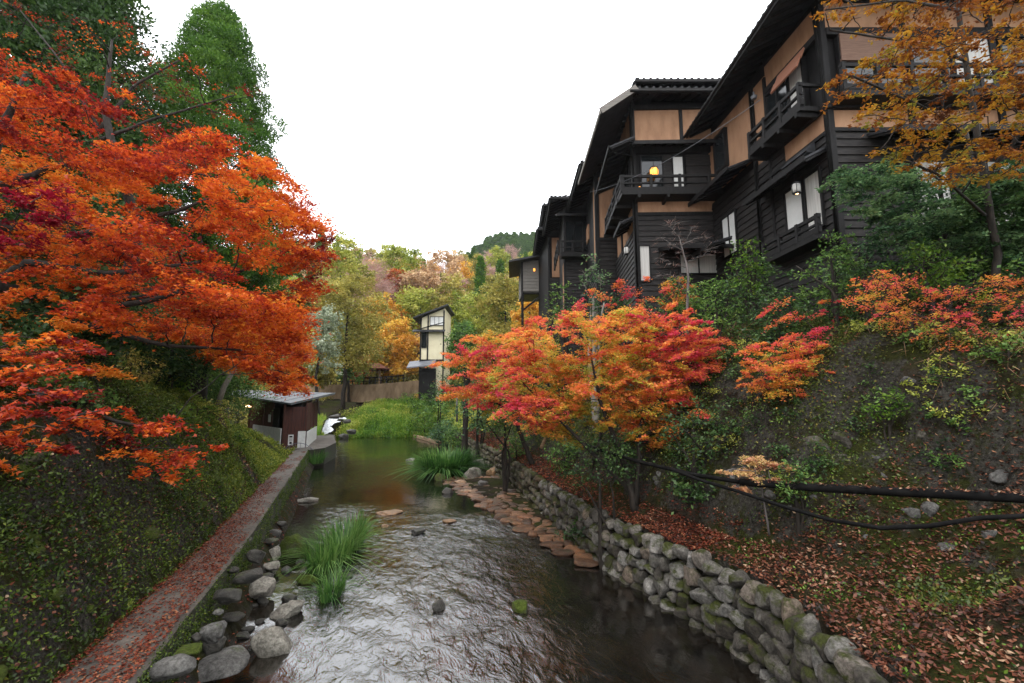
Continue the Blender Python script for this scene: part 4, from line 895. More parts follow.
def tree(name, label, cat, base, trunk, pads, lm, bark='bark', leaf=.07, shape='maple', dens=900, group=None, tilt=.45, down=.12, seed=1, tips=5, cl=.28, maxleaf=None, limbs=(), crown='crown', rz_k=1, sub=1.0, tsd=.22):
    """trunk: [(point, radius)...]; limbs: list of such; pads: (centre, rx, ry, rz, tint)"""
    r = np.random.default_rng(seed); root = thing(name, label, cat, base, group)
    mb = MB(); nodes = []
    for path in (trunk, *limbs):
        pts = np.array([q[0] for q in path], float); rad = np.array([q[1] for q in path], float)
        k = max(4, len(pts)*4); t = np.linspace(0, 1, len(pts)); tt = np.linspace(0, 1, k)
        pi = np.stack([np.interp(tt, t, pts[:, j]) for j in range(3)], 1); ri = np.interp(tt, t, rad)
        pi[1:-1] += r.normal(0, .12, (k-2, 3))*ri[1:-1, None]*1.5
        mb.tube(pi, ri, 8); nodes += list(zip(pi[1:], ri[1:]))
    t0 = np.array(trunk[0][0], float)
    pads = sorted(pads, key=lambda p: np.linalg.norm(np.asarray(p[0])-np.array(trunk[-1][0])))
    V = []; T = []
    for (c, rx, ry, rz, tint) in pads:
        pts = grow(mb, nodes, c, r, sub=7)
        for _ in range(tips):
            a = r.uniform(0, 2*math.pi); e = np.asarray(c)+np.array((math.cos(a)*rx, math.sin(a)*ry, r.uniform(-.6, .7)*rz))*r.uniform(.6, 1)
            grow(mb, nodes, e, r, rad0=.012, sub=4, tip=.003, n=4)
        vol = (rx*ry+rx*rz+ry*rz)/3; n = int(dens*vol*sub)+12
        if maxleaf: n = min(n, maxleaf)
        p, wch, ct = pad_points(c, rx, ry, rz, n, r, cl=cl)
        v, ns = leafV(p, leaf, shape, r, tilt, down); V.append(v)
        T.append(np.clip(tint+ct[wch]*.5+r.normal(0, tsd*.6, n), 0, 1))
    mb.build('trunk', M[bark] if isinstance(bark, str) else bark, root, True)
    if V: npmesh(crown, np.concatenate(V), ns, M[lm] if isinstance(lm, str) else lm, root, np.concatenate(T))
    return root
def inpoly(x, y, poly):
    c = False; n = len(poly); j = n-1
    for i in range(n):
        xi, yi = poly[i]; xj, yj = poly[j]
        if (yi > y) != (yj > y) and x < (xj-xi)*(y-yi)/(yj-yi)+xi: c = not c
        j = i
    return c
def region_pads(poly, Y0, Y1, n, rx, rz, tint, r, jit=.15):
    xs = [p[0] for p in poly]; ysn = [p[1] for p in poly]; o_ = []
    pts = []
    tries = 0; md0 = min(26, .85*math.sqrt((max(xs)-min(xs))*(max(ysn)-min(ysn))/n))
    while len(pts) < n and tries < 9000:
        tries += 1; x = r.uniform(min(xs), max(xs)); y = r.uniform(min(ysn), max(ysn))
        if not inpoly(x, y, poly): continue
        md = md0*(.988**len(pts))
        if any((x-a)**2+(y-b)**2 < md*md for a, b in pts): continue
        pts.append((x, y)); Yd = r.uniform(Y0, Y1); k = r.uniform(.5, 1.3)
        t = tint(x, y) if callable(tint) else tint
        o_.append((P(x, y, Yd), rx*k, rx*k*1.1, rz*k, float(np.clip(t+r.normal(0, jit), 0, 1))))
    return o_
def ground_at(x, y): return float(H(x, y)[0])

# --- the big orange maple over the left bank
r = np.random.default_rng(21)
t0 = np.array((-10.6, 8.6, 4.9))
poly = [(-90, 100), (20, 95), (80, 100), (130, 118), (190, 132), (215, 150), (250, 150), (285, 175), (312, 205), (326, 240), (322, 275), (300, 300), (297, 345), (300, 380), (262, 372), (225, 352), (190, 330), (130, 330), (60, 345), (-90, 350)]
tf = lambda x, y: .49+.16*math.sin(x*.021+1)+.10*math.sin(y*.04)-(.25 if (x < 110 and y < 150) else 0)-.12*(x > 280)+.08*(330 > y > 250)
pads = region_pads(poly, 7.6, 13.0, 230, .46, .15, tf, r, .10)
poly2 = [(-60, 395), (30, 385), (90, 395), (150, 415), (190, 425), (200, 438), (185, 470), (150, 462), (90, 445), (40, 440), (-60, 455)]
pads += region_pads(poly2, 6.2, 8.4, 20, .34, .09, .34, r)
pads += region_pads([(-60, 350), (60, 345), (110, 370), (60, 400), (-60, 400)], 7, 9, 8, .35, .1, .55, r)
pads += region_pads([(-60, 90), (0, 60), (60, 70), (140, 100), (140, 130), (-60, 130)], 8, 11, 22, .36, .14, .28, r)
pads += region_pads([(200, 300), (300, 290), (308, 380), (296, 392), (262, 378), (215, 350)], 9.5, 13, 45, .36, .13, .5, r, .14)
pads += region_pads([(-60, 335), (50, 335), (88, 350), (60, 378), (-60, 385)], 5.6, 6.6, 16, .26, .07, .45, r)
pads += region_pads([(-60, 390), (40, 388), (110, 415), (60, 450), (-60, 462)], 4.9, 5.7, 20, .20, .05, .35, r)
pads += region_pads([(295, 215), (332, 240), (325, 280), (295, 310)], 11, 13, 14, .32, .12, .15, r, .1)
limbs = [[(t0+(0, 0, 1.2), .14), (P(10, 345, 9.3), .09), (P(60, 318, 9.2), .07), (P(150, 300, 9.6), .06), (P(230, 282, 10.2), .03)],
         [(t0+(0, 0, 1.8), .13), (P(0, 278, 9), .09), (P(30, 262, 9), .075), (P(110, 274, 9.4), .06), (P(200, 262, 10.4), .03)],
         [(t0+(.1, 0, 3.3), .12), (P(5, 185, 9), .085), (P(60, 165, 9.3), .06), (P(140, 160, 9.8), .05), (P(215, 178, 10.8), .025)],
         [(t0+(.1, 0, 2.6), .15), (P(60, 240, 10), .09), (P(110, 228, 10.5), .07), (P(180, 210, 11), .045), (P(230, 190, 11.6), .02)],
         [(t0+(.1, 0, 1.4), .15), (P(80, 305, 10), .08), (P(190, 290, 11), .05), (P(265, 262, 11.8), .025), (P(300, 240, 12), .015)],
         [(P(60, 318, 9.2), .07), (P(160, 345, 9.6), .045), (P(240, 350, 10.4), .02)],
         [(t0+(0, -.2, .9), .12), (P(20, 400, 8.2), .07), (P(90, 415, 7.9), .04), (P(165, 432, 7.8), .015)]]
tree('maple_tree', 'huge orange and red maple leaning from the left edge over the path', 'maple tree', t0, [(t0, .28), (t0+(.0, 0, 1.5), .2), (t0+(.05, 0, 3), .14), (t0+(.1, .1, 4.5), .08), (t0+(.2, .3, 6.0), .03)], pads, 'maple_l', leaf=.074, dens=3600, seed=3, limbs=limbs, tips=3, tilt=.5)
# dark crimson maple inside it
b0 = np.array((-8.6, 6.8, ground_at(-8.6, 6.8)-.1))
pads = region_pads([(-20, 190), (40, 185), (85, 200), (85, 235), (40, 250), (-20, 245)], 6.6, 7.4, 14, .26, .11, .4, r)
tree('maple_tree', 'dark crimson maple foliage showing within the orange maple at the left edge', 'maple tree', b0, [(b0, .07), (b0+(-.1, 0, 1.5), .055), (b0+(.2, 0, 2.6), .03)], pads, 'crimson', leaf=.07, dens=2600, seed=5)
# sparse bare-topped red tree above
b0 = np.array((-11.2, 12.5, ground_at(-11.2, 12.5)-.1))
pads = region_pads([(60, 0), (110, 20), (170, 40), (200, 60), (260, 90), (262, 120), (200, 150), (140, 120), (90, 100), (20, 60), (-20, 20), (-20, -20)], 11.5, 14.5, 34, .4, .18, .2, r)
tree('half_bare_tree', 'half bare tree with sparse dark red leaves above the orange maple', 'tree', b0, [(b0, .2), (b0+(.3, .2, 4), .14), (P(105, 110, 12.8), .09), (P(112, 40, 13), .03)], pads, 'maple_l', leaf=.06, dens=450, seed=6, tips=9, tsd=.1, limbs=[[(P(100, 130, 12.8), .07), (P(135, 85, 13), .04), (P(180, 60, 13.2), .02)], [(P(100, 140, 12.8), .06), (P(150, 120, 13), .04), (P(235, 95, 13.5), .015)], [(P(100, 130, 12.8), .05), (P(60, 60, 13), .03), (P(20, 10, 13.2), .015)]])

# --- conifers: whorls of drooping, lumpy sprays
def conifer(name, label, base, h, w_, lm='cedar', n=150, leaf=.2, dens=240, seed=1, top=.25, group=None, cat='cedar tree', lumps=.5, low=.12, pw=.8, inner=True):
    r = np.random.default_rng(seed); root = thing(name, label, cat, base, group); base = np.asarray(base, float)
    mb = MB(); mb.tube([base, base+(0, 0, h*.5), base+(0, 0, h*.98)], [w_*.06+.08, w_*.035+.04, .02], 8)
    V, T = [], []
    for i in range(n):
        f = low+(1-low)*((i+.5)/n)**1.0; a = i*2.399+r.uniform(-.4, .4); prof_ = (1-f)**pw*1.0+.03
        if f < low+.12: prof_ *= .8
        L = w_/2*prof_*r.uniform(.62, 1.15); zc = h*f
        c = base+np.array((math.cos(a)*L*.82, math.sin(a)*L*.82, zc-L*.12+.05)); c0 = base+np.array((0, 0, zc+.1))
        mb.tube([c0, (c0+c)/2+(0, 0, -.02*L), c], [.035, .025, .01], 4)
        k = lumps*(.55+.75*prof_)*r.uniform(.75, 1.25)
        for q, s_ in (((c, 1), ((c0+c*1.3)/2.3, .9)) if inner else ((c, 1),)):
            m_ = int(dens*k*k*s_)+8; d = r.normal(size=(m_, 3)); d /= np.linalg.norm(d, axis=1)[:, None]
            p = q+d*(r.uniform(.35, 1, m_)**.5)[:, None]*np.array((k, k, k*.72)); V.append(leafV(p, leaf, 'leaf', r, .9, -.2, dirs=d*.8+np.array((0, 0, .35)))[0]); T.append(np.clip(.45+r.uniform(-.25, .25)+d[:, 2]*.0+r.normal(0, .15, m_), 0, 1))
    mb.build('trunk', M['bark'], root, True); npmesh('crown', np.concatenate(V), 4, M[lm], root, np.concatenate(T)); return root
conifer('cedar_tree', 'tall green conical cedar rising behind the orange maple', (-17.4, 24.5, ground_at(-17.4, 24.5)), 23.8, 15.0, n=270, leaf=.14, dens=950, seed=4, lumps=1.0, low=.25, pw=.70, inner=False)
conifer('cedar_tree', 'dark cedar at the top left corner behind the half bare tree', (-17.6, 17.5, ground_at(-17.6, 17.5)), 17.0, 7, 'cedar_dk', n=170, leaf=.17, dens=260, seed=7, lumps=.9, pw=.5)
conifer('cedar_tree', 'dark cedar cut off by the left edge of the view', (-20, 17, ground_at(-20, 17)), 17, 8, 'cedar_dk', n=150, leaf=.2, dens=200, seed=9, lumps=1.0, pw=.5)

# --- generic broadleaf
def broad(name, label, cat, base, h, w_, lm, bark='bark', n=26, leaf=.12, shape='wide', dens=400, seed=1, flat=.62, lowf=.35, group=None, tips=3, bare=False, d_=None, cl=.3, lean=(0, 0), tint=.5, stems=1):
    r = np.random.default_rng(seed); base = np.asarray(base, float); pads = []
    for i in range(n):
        d = r.normal(size=3); d /= np.linalg.norm(d); rad = r.uniform(.25, 1)**.45
        f = (d[2]*rad+1)/2; z = h*(lowf+(1-lowf)*f*.93); k = r.uniform(.7, 1.25)
        c = base+np.array((d[0]*rad*w_*.38+lean[0]*f, d[1]*rad*(d_ or w_)*.38+lean[1]*f, z))
        s_ = w_*.19*k*(1.15-.3*f); pads.append((c, s_, s_, s_*flat, float(np.clip(tint+r.normal(0, .16), 0, 1))))
    tr = [(base-(0, 0, .3), .03*h**.8), (base+(lean[0]*.2+r.normal(0, .02*h), lean[1]*.2, h*.3), .022*h**.8), (base+(lean[0]*.6, lean[1]*.6, h*.7), .008*h**.8)]
    limbs = [[(base-(0, 0, .2), .02*h**.8), (base+(r.normal(0, w_*.1), r.normal(0, w_*.1), h*.35), .013*h**.8), (base+(r.normal(0, w_*.2), r.normal(0, w_*.2), h*.65), .006*h**.8)] for _ in range(stems-1)]
    return tree(name, label, cat, base, tr, pads, lm, bark, leaf, shape, dens, group, tilt=.7, down=.1, seed=seed, tips=tips, cl=cl, limbs=limbs)

# left bank understorey
UL = [((-13.3, 13.5), 4.6, 5.0, 'green_dk', 'dense dark green tree under the left maple canopy'),
      ((-11.6, 15.5), 4.0, 3.6, 'green_dk', 'dark green bush tree left of the pale trunk above the bank'),
      ((-16.5, 16), 6.5, 6.5, 'green_dk', 'big dark broadleaf tree at the left edge beyond the maple trunk'),
      ((-14.5, 20.5), 5.5, 5.5, 'green_mid', 'mid green tree behind the pale trunk at the top of the left bank'),
      ((-19.5, 24), 9, 8, 'green_dk', 'tall dark broadleaf tree behind the left maple'),
      ((-19.5, 30), 9, 7.5, 'green_mid', 'green tree standing behind the bath hut'),
      ((-24, 36), 10, 9, 'green_dk', 'dark tree left beyond the bath hut'),
      ((-13.2, 17.3), 2.0, 2.2, 'green_br', 'bright yellow-green bush on the crest of the left bank'),
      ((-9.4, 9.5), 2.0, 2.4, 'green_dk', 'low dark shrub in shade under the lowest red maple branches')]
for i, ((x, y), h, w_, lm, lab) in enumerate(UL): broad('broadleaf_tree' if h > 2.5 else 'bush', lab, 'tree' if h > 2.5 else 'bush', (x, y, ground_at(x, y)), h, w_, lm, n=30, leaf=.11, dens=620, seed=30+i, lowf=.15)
b0 = np.array((-13.0, 20, ground_at(-13, 20)))
root = thing('dead_tree', 'pale leaning trunk above the left bank beside the bath hut', 'tree trunk', b0); MB().tube([b0-(0, 0, .3), b0+(.4, 0, 1.2), b0+(.9, 0, 2.2), b0+(1.1, .1, 3.6)], [.13, .11, .09, .05], 8).build('trunk', M['bark_pale'], root, True)
# orange boughs hanging in front of the hut
b0 = np.array((-14.2, 17.5, ground_at(-14.2, 17.5)))
pads = region_pads([(195, 320), (290, 310), (300, 385), (285, 395), (262, 378), (225, 366), (195, 345)], 14.5, 18, 60, .50, .2, .58, r)
tree('maple_tree', 'lower orange maple boughs hanging in front of the bath hut roof', 'maple tree', b0, [(b0, .16), (b0+(.2, -.2, 2.6), .12), (b0+(.9, -.4, 4.4), .06)], pads, 'maple_l', leaf=.085, dens=3000, seed=12, tips=2, limbs=[[(b0+(.2, -.2, 2.8), .08), (P(235, 330, 16.5), .045), (P(285, 345, 16), .02)], [(b0+(.2, -.2, 2.4), .06), (P(215, 345, 16), .03), (P(265, 368, 15.5), .015)]])

# --- hillside and mid-distance trees with their own look
MT = [  # px centre, py top, py bottom, width px, Y, material, leaf shape, label, name
 (345, 258, 372, 84, 60, 'olive', 'wide', 'large olive-yellow tree left of the river bend'),
 (322, 300, 372, 44, 52, 'silver', 'wide', 'pale silvery green tree just right of the maple tips'),
 (366, 243, 330, 56, 96, 'pink', 'twig', 'bare pinkish twiggy tree on the hillside'),
 (398, 242, 300, 58, 112, 'ygreen', 'wide', 'round yellow-green tree on the hill skyline'),
 (440, 246, 300, 44, 108, 'tan', 'wide', 'tan half bare tree on the skyline right of the round green one'),
 (420, 282, 345, 60, 88, 'ygreen', 'wide', 'light yellow-green tree above the cream house'),
 (394, 318, 372, 56, 79, 'yorange', 'wide', 'yellow-orange tree above the shelter'),
 (395, 262, 312, 26, 100, 'rust', 'wide', 'small rust-red tree in the middle of the hillside'),
 (480, 258, 330, 16, 92, 'cedar', 'wide', 'narrow dark conifer right of centre on the hillside'),
 (500, 262, 330, 16, 94, 'cedar', 'wide', 'second narrow conifer nearer the inn annex'),
 (505, 268, 350, 72, 70, 'olive', 'wide', 'olive and tan tree below the inn annex'),
 (470, 290, 350, 50, 74, 'ygreen', 'wide', 'yellow-green tree right of the cream house roof'),
 (462, 318, 372, 40, 52, 'green_mid', 'wide', 'dense green tree touching the cream house'),
 (358, 353, 378, 26, 74, 'rust', 'wide', 'low red shrub tree beside the shelter'),
 (340, 232, 290, 48, 84, 'ygreen', 'wide', 'pale yellow-green tree behind the maple tips on the skyline'),
 (420, 265, 300, 40, 100, 'tan', 'wide', 'orange-tan tree in the upper middle of the hill'),
 (448, 268, 330, 40, 84, 'olive', 'wide', 'olive tree above and right of the cream house roof'),
 (318, 355, 382, 30, 66, 'olive', 'wide', 'small olive bush tree at the left end of the far road'),
 (350, 320, 378, 36, 68, 'green_mid', 'wide', 'green bushy tree left of the shelter'),
 (382, 290, 350, 44, 84, 'yorange', 'wide', 'pale orange tree behind the shelter trees'),
 (530, 290, 350, 40, 58, 'yorange', 'wide', 'thin yellow-orange tree under the annex stilts')]
for i, (px, pt, pb, wp, Y, lm, shp, lab) in enumerate(MT):
    top = P(px, pt, Y)[2]; x = P(px, pb, Y)[0]; zg = ground_at(x, Y); zb = min(max(zg, P(px, pb, Y)[2]-3), top-2); zb = zg if abs(zg-zb) < 4 else zb-.5
    zb = min(zg, top-2.5); h = top-zb; w_ = wp*Y/440
    if lm == 'cedar': conifer('conifer_tree', lab, (x, Y, zb), h, w_*1.1, n=70, leaf=.5, dens=90, seed=60+i, lumps=.8, cat='conifer'); continue
    lf = .0045*Y*(1.0 if shp != 'twig' else 3.2)
    broad('broadleaf_tree' if shp != 'twig' else 'bare_tree', lab, 'tree', (x, Y, zb), h, w_, lm, 'bark_grey' if shp == 'twig' else 'bark', n=46, leaf=lf, shape=shp, dens=(60 if shp != 'twig' else 70)*(70/Y)**2*1.6, seed=60+i, lowf=max(.1, 1-(pb-pt)*Y/455*1.05/h), tips=4 if shp == 'twig' else 2, flat=.7, cl=.24, tint=.5, stems=2 if shp == 'twig' else 1)

# hillside filler: prototypes copied over the slope
def proto(kind, i):
    base = (0, 0, 0)
    if kind == 'conifer': return conifer('conifer_tree', 'x', base, 13, 4.6, 'cedar', n=60, leaf=.62, dens=60, seed=200+i, lumps=.85, cat='conifer', pw=.7)
    if kind == 'bare': return broad('bare_tree', 'x', 'tree', base, 10, 8, 'pink', 'bark_grey', n=30, leaf=1.3, shape='twig', dens=46, seed=200+i, lowf=.25, tips=5, cl=.26, stems=3)
    return broad('broadleaf_tree', 'x', 'tree', base, 10, 9, 'olive', n=40, leaf=.46, dens=44, seed=200+i, lowf=.15, tips=1, flat=.72, cl=.24)
PROTO = {'conifer': [proto('conifer', 0)], 'bare': [proto('bare', 1)], 'broad': [proto('broad', 2), proto('broad', 3), proto('broad', 4)]}
LAB = {'olive': 'olive-yellow tree among the crowded trees on the far hillside', 'ygreen': 'light yellow-green tree among the crowded trees on the far hillside', 'yorange': 'yellow-orange tree among the crowded trees on the far hillside', 'rust': 'rusty red tree among the crowded trees on the far hillside', 'tan': 'tan brown-leaved tree among the crowded trees on the far hillside', 'green_mid': 'plain green broadleaf tree among the crowded trees on the far hillside', 'pink': 'bare grey-pink twiggy tree among the crowded trees on the far hillside', 'cedar': 'dark conical conifer among the coloured trees on the far hillside'}
GRP = {k: 'far hillside trees, '+k2 for k, k2 in (('olive', 'olive'), ('ygreen', 'light green'), ('yorange', 'yellow-orange'), ('rust', 'rusty red'), ('tan', 'tan'), ('green_mid', 'green'), ('pink', 'bare pinkish'), ('cedar', 'conifers'))}
used = set()
def put(kind, lm, x, y, s_, r, label=None, group=None, zoff=-.5):
    src = PROTO[kind][r.integers(0, len(PROTO[kind]))]; first = src.name not in used; used.add(src.name)
    o = src if first else src.copy()
    if not first: C.objects.link(o)
    o.location = (x, y, ground_at(x, y)+zoff); o.scale = (s_*r.uniform(.85, 1.15), s_*r.uniform(.85, 1.15), s_*r.uniform(.85, 1.2)); o.rotation_euler = (0, 0, r.uniform(0, 6.28))
    o['label'] = label or LAB[lm]; o['group'] = group or GRP[lm]; o['category'] = 'conifer' if lm == 'cedar' else 'tree'
    kids = list(src_kids[src.name]) if not first else list(src.children)
    if first: src_kids[src.name] = kids
    for ch in kids:
        c = ch if first else ch.copy()
        if not first: C.objects.link(c); c.parent = o
        if c.name.startswith('crown'): c.material_slots[0].link = 'OBJECT'; c.material_slots[0].material = M[lm]
    return o
src_kids = {}
r = np.random.default_rng(77); spots = []
tries = 0
while len(spots) < 120 and tries < 6000:
    tries += 1; y = 80+ (r.uniform(0, 1)**1.2)*75; x = r.uniform(-.52*y, .14*y); 
    px, py = to_px(np.array((x, y, 10.)))
    if not (285 < px < 560): continue
    if any((x-a)**2+(y-b)**2 < 36 for a, b in spots): continue
    spots.append((x, y)); kd = r.choice(['broad']*8+['bare']*2+['conifer']); lm = {'bare': 'pink', 'conifer': 'cedar'}.get(kd) or r.choice(['olive', 'olive', 'ygreen', 'ygreen', 'ygreen', 'yorange', 'yorange', 'rust', 'tan', 'tan', 'green_mid'])
    put(kd, lm, x, y, r.uniform(.7, 1.05), r)
# cedar plantation on the far ridge
n = 0
for tries in range(9000):
    if n >= 270: break
    y = r.uniform(240, 325); x = r.uniform(-50, 40); px, py = to_px(np.array((x, y, ground_at(x, y)+8)))
    if not (450 < px < 560): continue
    put('conifer', 'cedar', x, y, r.uniform(.8, 1.1), r, 'dark cedar in the plantation on the distant ridge left of the inns', 'cedars on the distant ridge').scale = (r.uniform(1.2, 1.7), r.uniform(1.2, 1.7), r.uniform(.7, .95)); n += 1


hz = MB(); hz.box((0, 195, 69), (700, 430, 146)); hz = hz.build('haze', None); tag(hz, kind='stuff', label='thin pale haze filling the valley', cat='haze')
m = bpy.data.materials.new('haze'); m.use_nodes = True; n = m.node_tree; n.nodes.remove(n.nodes['Principled BSDF']); v = n.nodes.new('ShaderNodeVolumePrincipled'); v.inputs['Color'].default_value = (.93, .95, 1, 1); v.inputs['Density'].default_value = .00016; v.inputs['Anisotropy'].default_value = .2; n.links.new(v.outputs[0], n.nodes['Material Output'].inputs['Volume']); hz.data.materials.append(m)
# ------------------------------------------------------------------ right bank trees and shrubs
r = np.random.default_rng(99)
def gnd(x, y, dz=-.08): return np.array((x, y, ground_at(x, y)+dz))
b0 = gnd(3.0, 11.4)
pads = region_pads([(505, 330), (540, 312), (600, 308), (650, 325), (655, 370), (600, 400), (555, 430), (520, 415), (500, 380)], 10.9, 13.6, 150, .30, .10, lambda x, y: min(.72, .28+.0055*(x-500)), r, .17)
pads += region_pads([(600, 315), (665, 305), (728, 330), (722, 362), (680, 400), (610, 400)], 10.8, 12.6, 60, .30, .08, .48, r, .16)
pads += region_pads([(500, 360), (590, 350), (640, 390), (600, 435), (540, 440), (505, 410)], 12.2, 14, 34, .36, .14, .93, r, .06)
pads += region_pads([(600, 380), (690, 375), (700, 410), (660, 450), (630, 440), (600, 420)], 10.8, 12.4, 60, .28, .09, .60, r)
pads += region_pads([(500, 395), (560, 400), (560, 430), (510, 425)], 11, 12, 12, .26, .08, .2, r)
tree('maple_tree', 'orange, red and yellow-green maple on the right bank above the stone wall', 'maple tree', b0, [(b0, .11), (b0+(-.15, .2, .9), .085), (P(600, 400, 12), .05), (P(590, 350, 12.3), .02)], pads, 'maple_r', leaf=.068, dens=4600, seed=41, tips=3, limbs=[[(b0+(0, 0, .2), .07), (P(640, 420, 11.6), .045), (P(670, 390, 11.6), .015)], [(b0+(-.1, .1, .5), .06), (P(560, 420, 12.2), .04), (P(525, 385, 12.5), .015)]])
b0 = gnd(4.9, 12.4)
pads = region_pads([(640, 325), (690, 310), (722, 340), (725, 370), (690, 385), (650, 370)], 11.4, 12.8, 44, .30, .10, .12, r, .10)
tree('maple_tree', 'crimson pink maple boughs just right of the orange maple', 'maple tree', b0, [(b0, .07), (b0+(-.1, -.1, .5), .05), (P(688, 365, 12), .02)], pads, 'maple_r', leaf=.066, dens=5500, seed=42, tips=6)
b0 = gnd(.9, 20.0)
pads = region_pads([(440, 362), (475, 335), (530, 326), (545, 345), (520, 390), (485, 412), (450, 392)], 18, 21, 62, .46, .13, lambda x, y: .22+.004*max(0, 500-x)+.25*(y < 345), r, .22)
pads += region_pads([(470, 350), (530, 350), (535, 400), (490, 415)], 19.5, 21.5, 12, .6, .25, .97, r, .04)
tree('maple_tree', 'pink and orange maple farther along the right bank beside the cream house', 'maple tree', b0, [(b0, .13), (b0+(-.4, 0, 1.0), .09), (P(490, 350, 20), .03)], pads, 'maple_r', leaf=.095, dens=2500, seed=43, tips=5)
b0 = gnd(-.3, 15.6+4)
b0 = gnd(2.6, 15.0)
pads = region_pads([(560, 318), (610, 285), (680, 275), (700, 300), (660, 325), (600, 330)], 14.5, 17, 24, .34, .11, .35, r, .16)
tree('maple_tree', 'thin scarlet maple sprays in front of the second building', 'maple tree', b0, [(b0, .06), (P(620, 340, 15.2), .04), (P(640, 310, 15.8), .02)], pads, 'maple_r', leaf=.08, dens=2400, seed=44, tips=6)
b0 = gnd(5.5, 9.3)
pads = region_pads([(738, 345), (790, 338), (830, 345), (832, 385), (790, 395), (745, 385)], 9.0, 10.0, 55, .24, .07, .5, r, .14)
tree('small_maple', 'small salmon and orange maple shrub right of the crimson boughs', 'maple shrub', b0, [(b0, .04), (b0+(-.1, -.1, .4), .03), (P(785, 365, 9.5), .012)], pads, 'maple_r', leaf=.05, dens=7000, seed=45, tips=5)
b0 = gnd(4.55, 8.4)
pads = region_pads([(722, 465), (760, 455), (792, 465), (785, 490), (735, 490)], 8.0, 8.4, 9, .16, .05, .6, r, .1)
tree('small_maple', 'pale yellow-pink maple seedling growing over the black pipe', 'maple shrub', b0, [(b0, .02), (P(760, 480, 8.2), .012)], pads, leafmat('peach_leaves', [(.5, .16, .12), (.62, .34, .18), (.6, .46, .16)], .4), leaf=.05, dens=16000, seed=46, tips=5, bark='bark_grey')
b0 = gnd(7.6, 8.6)
pads = region_pads([(850, 285), (880, 268), (940, 290), (1040, 275), (1040, 345), (960, 345), (890, 330), (852, 305)], 7.4, 9.2, 120, .19, .10, .42, r, .22)
tree('red_shrub', 'sparse scarlet-leaved shrub with thin twigs at the right edge below the dark evergreen', 'shrub', b0, [(b0, .05), (b0+(.1, 0, .5), .03), (P(930, 320, 8.3), .015)], pads, 'maple_r', leaf=.043, dens=2400, seed=47, tips=6)
b0 = gnd(7.1, 10.2)
pads = region_pads([(770, 305), (830, 300), (850, 320), (820, 350), (775, 340)], 9.6, 10.4, 9, .26, .08, .18, r, .1)
tree('red_shrub', 'thin red-leaved shrub in front of the nearest building base', 'shrub', b0, [(b0, .03), (P(810, 325, 10), .012)], pads, 'maple_r', leaf=.055, dens=3500, seed=48, tips=7)
# golden-leaved tree
b0 = gnd(9.4, 8.8)
gl = [[(P(985, 215, 8.6), .03), (P(940, 175, 7.8), .022), (P(880, 150, 7.3), .018)], [(P(980, 150, 8.55), .03), (P(930, 110, 7.6), .022), (P(850, 75, 7.0), .018)],
      [(P(965, 60, 8.5), .04), (P(900, 40, 7.4), .02), (P(830, 30, 6.8), .015)], [(P(957, 10, 8.4), .035), (P(900, 0, 7.2), .018), (P(825, 10, 6.7), .012)], [(P(985, 180, 8.6), .04), (P(1030, 120, 7.8), .03)]]
pads = region_pads([(818, -30), (1060, -30), (1060, 90), (960, 100), (900, 60), (850, 30), (818, 20)], 6.3, 8.3, 100, .22, .08, .45, r, .16)
pads += region_pads([(818, 85), (880, 60), (960, 80), (1060, 60), (1060, 150), (960, 165), (880, 125), (825, 105)], 6.4, 8.3, 80, .20, .07, .5, r, .2)
pads += region_pads([(880, 140), (950, 150), (1030, 150), (1030, 175), (950, 185), (885, 165)], 6.8, 8, 26, .20, .06, .55, r, .2)
tree('golden_tree', 'golden-brown leaved tree at the top right in front of the nearest building', 'tree', b0, [(b0, .08), (P(998, 260, 8.8), .065), (P(985, 180, 8.6), .055), (P(965, 60, 8.5), .05), (P(950, -60, 8.4), .03)], pads, 'golden', 'bark', leaf=.068, shape='leaf', dens=2900, seed=49, tips=2, limbs=gl, tilt=.5, down=.35)
# layered evergreens
b0 = gnd(8.7, 10.6)
pads = region_pads([(835, 165), (900, 158), (960, 190), (1050, 150), (1050, 260), (960, 262), (900, 245), (840, 195)], 8.8, 10.4, 130, .34, .07, .6, r, .22)
tree('evergreen_tree', 'layered blue-green evergreen in front of the nearest building, right', 'evergreen', b0, [(b0, .10), (P(945, 240, 9.9), .07), (P(940, 180, 9.7), .03)], pads, 'green_hem', leaf=.085, shape='leaf', dens=4200, seed=50, tips=3, tsd=.35, down=.3)
b0 = gnd(10.6, 9.8)
pads = region_pads([(960, 185), (1060, 140), (1060, 300), (985, 300), (960, 250)], 8.6, 10, 60, .36, .12, .4, r, .2)
tree('evergreen_tree', 'darker evergreen filling the right edge behind the golden tree trunk', 'evergreen', b0, [(b0, .12), (b0+(0, 0, 2), .09), (b0+(-.1, 0, 4), .03)], pads, 'green_dk', leaf=.085, shape='leaf', dens=3800, seed=51, tips=3, tsd=.35, down=.4)
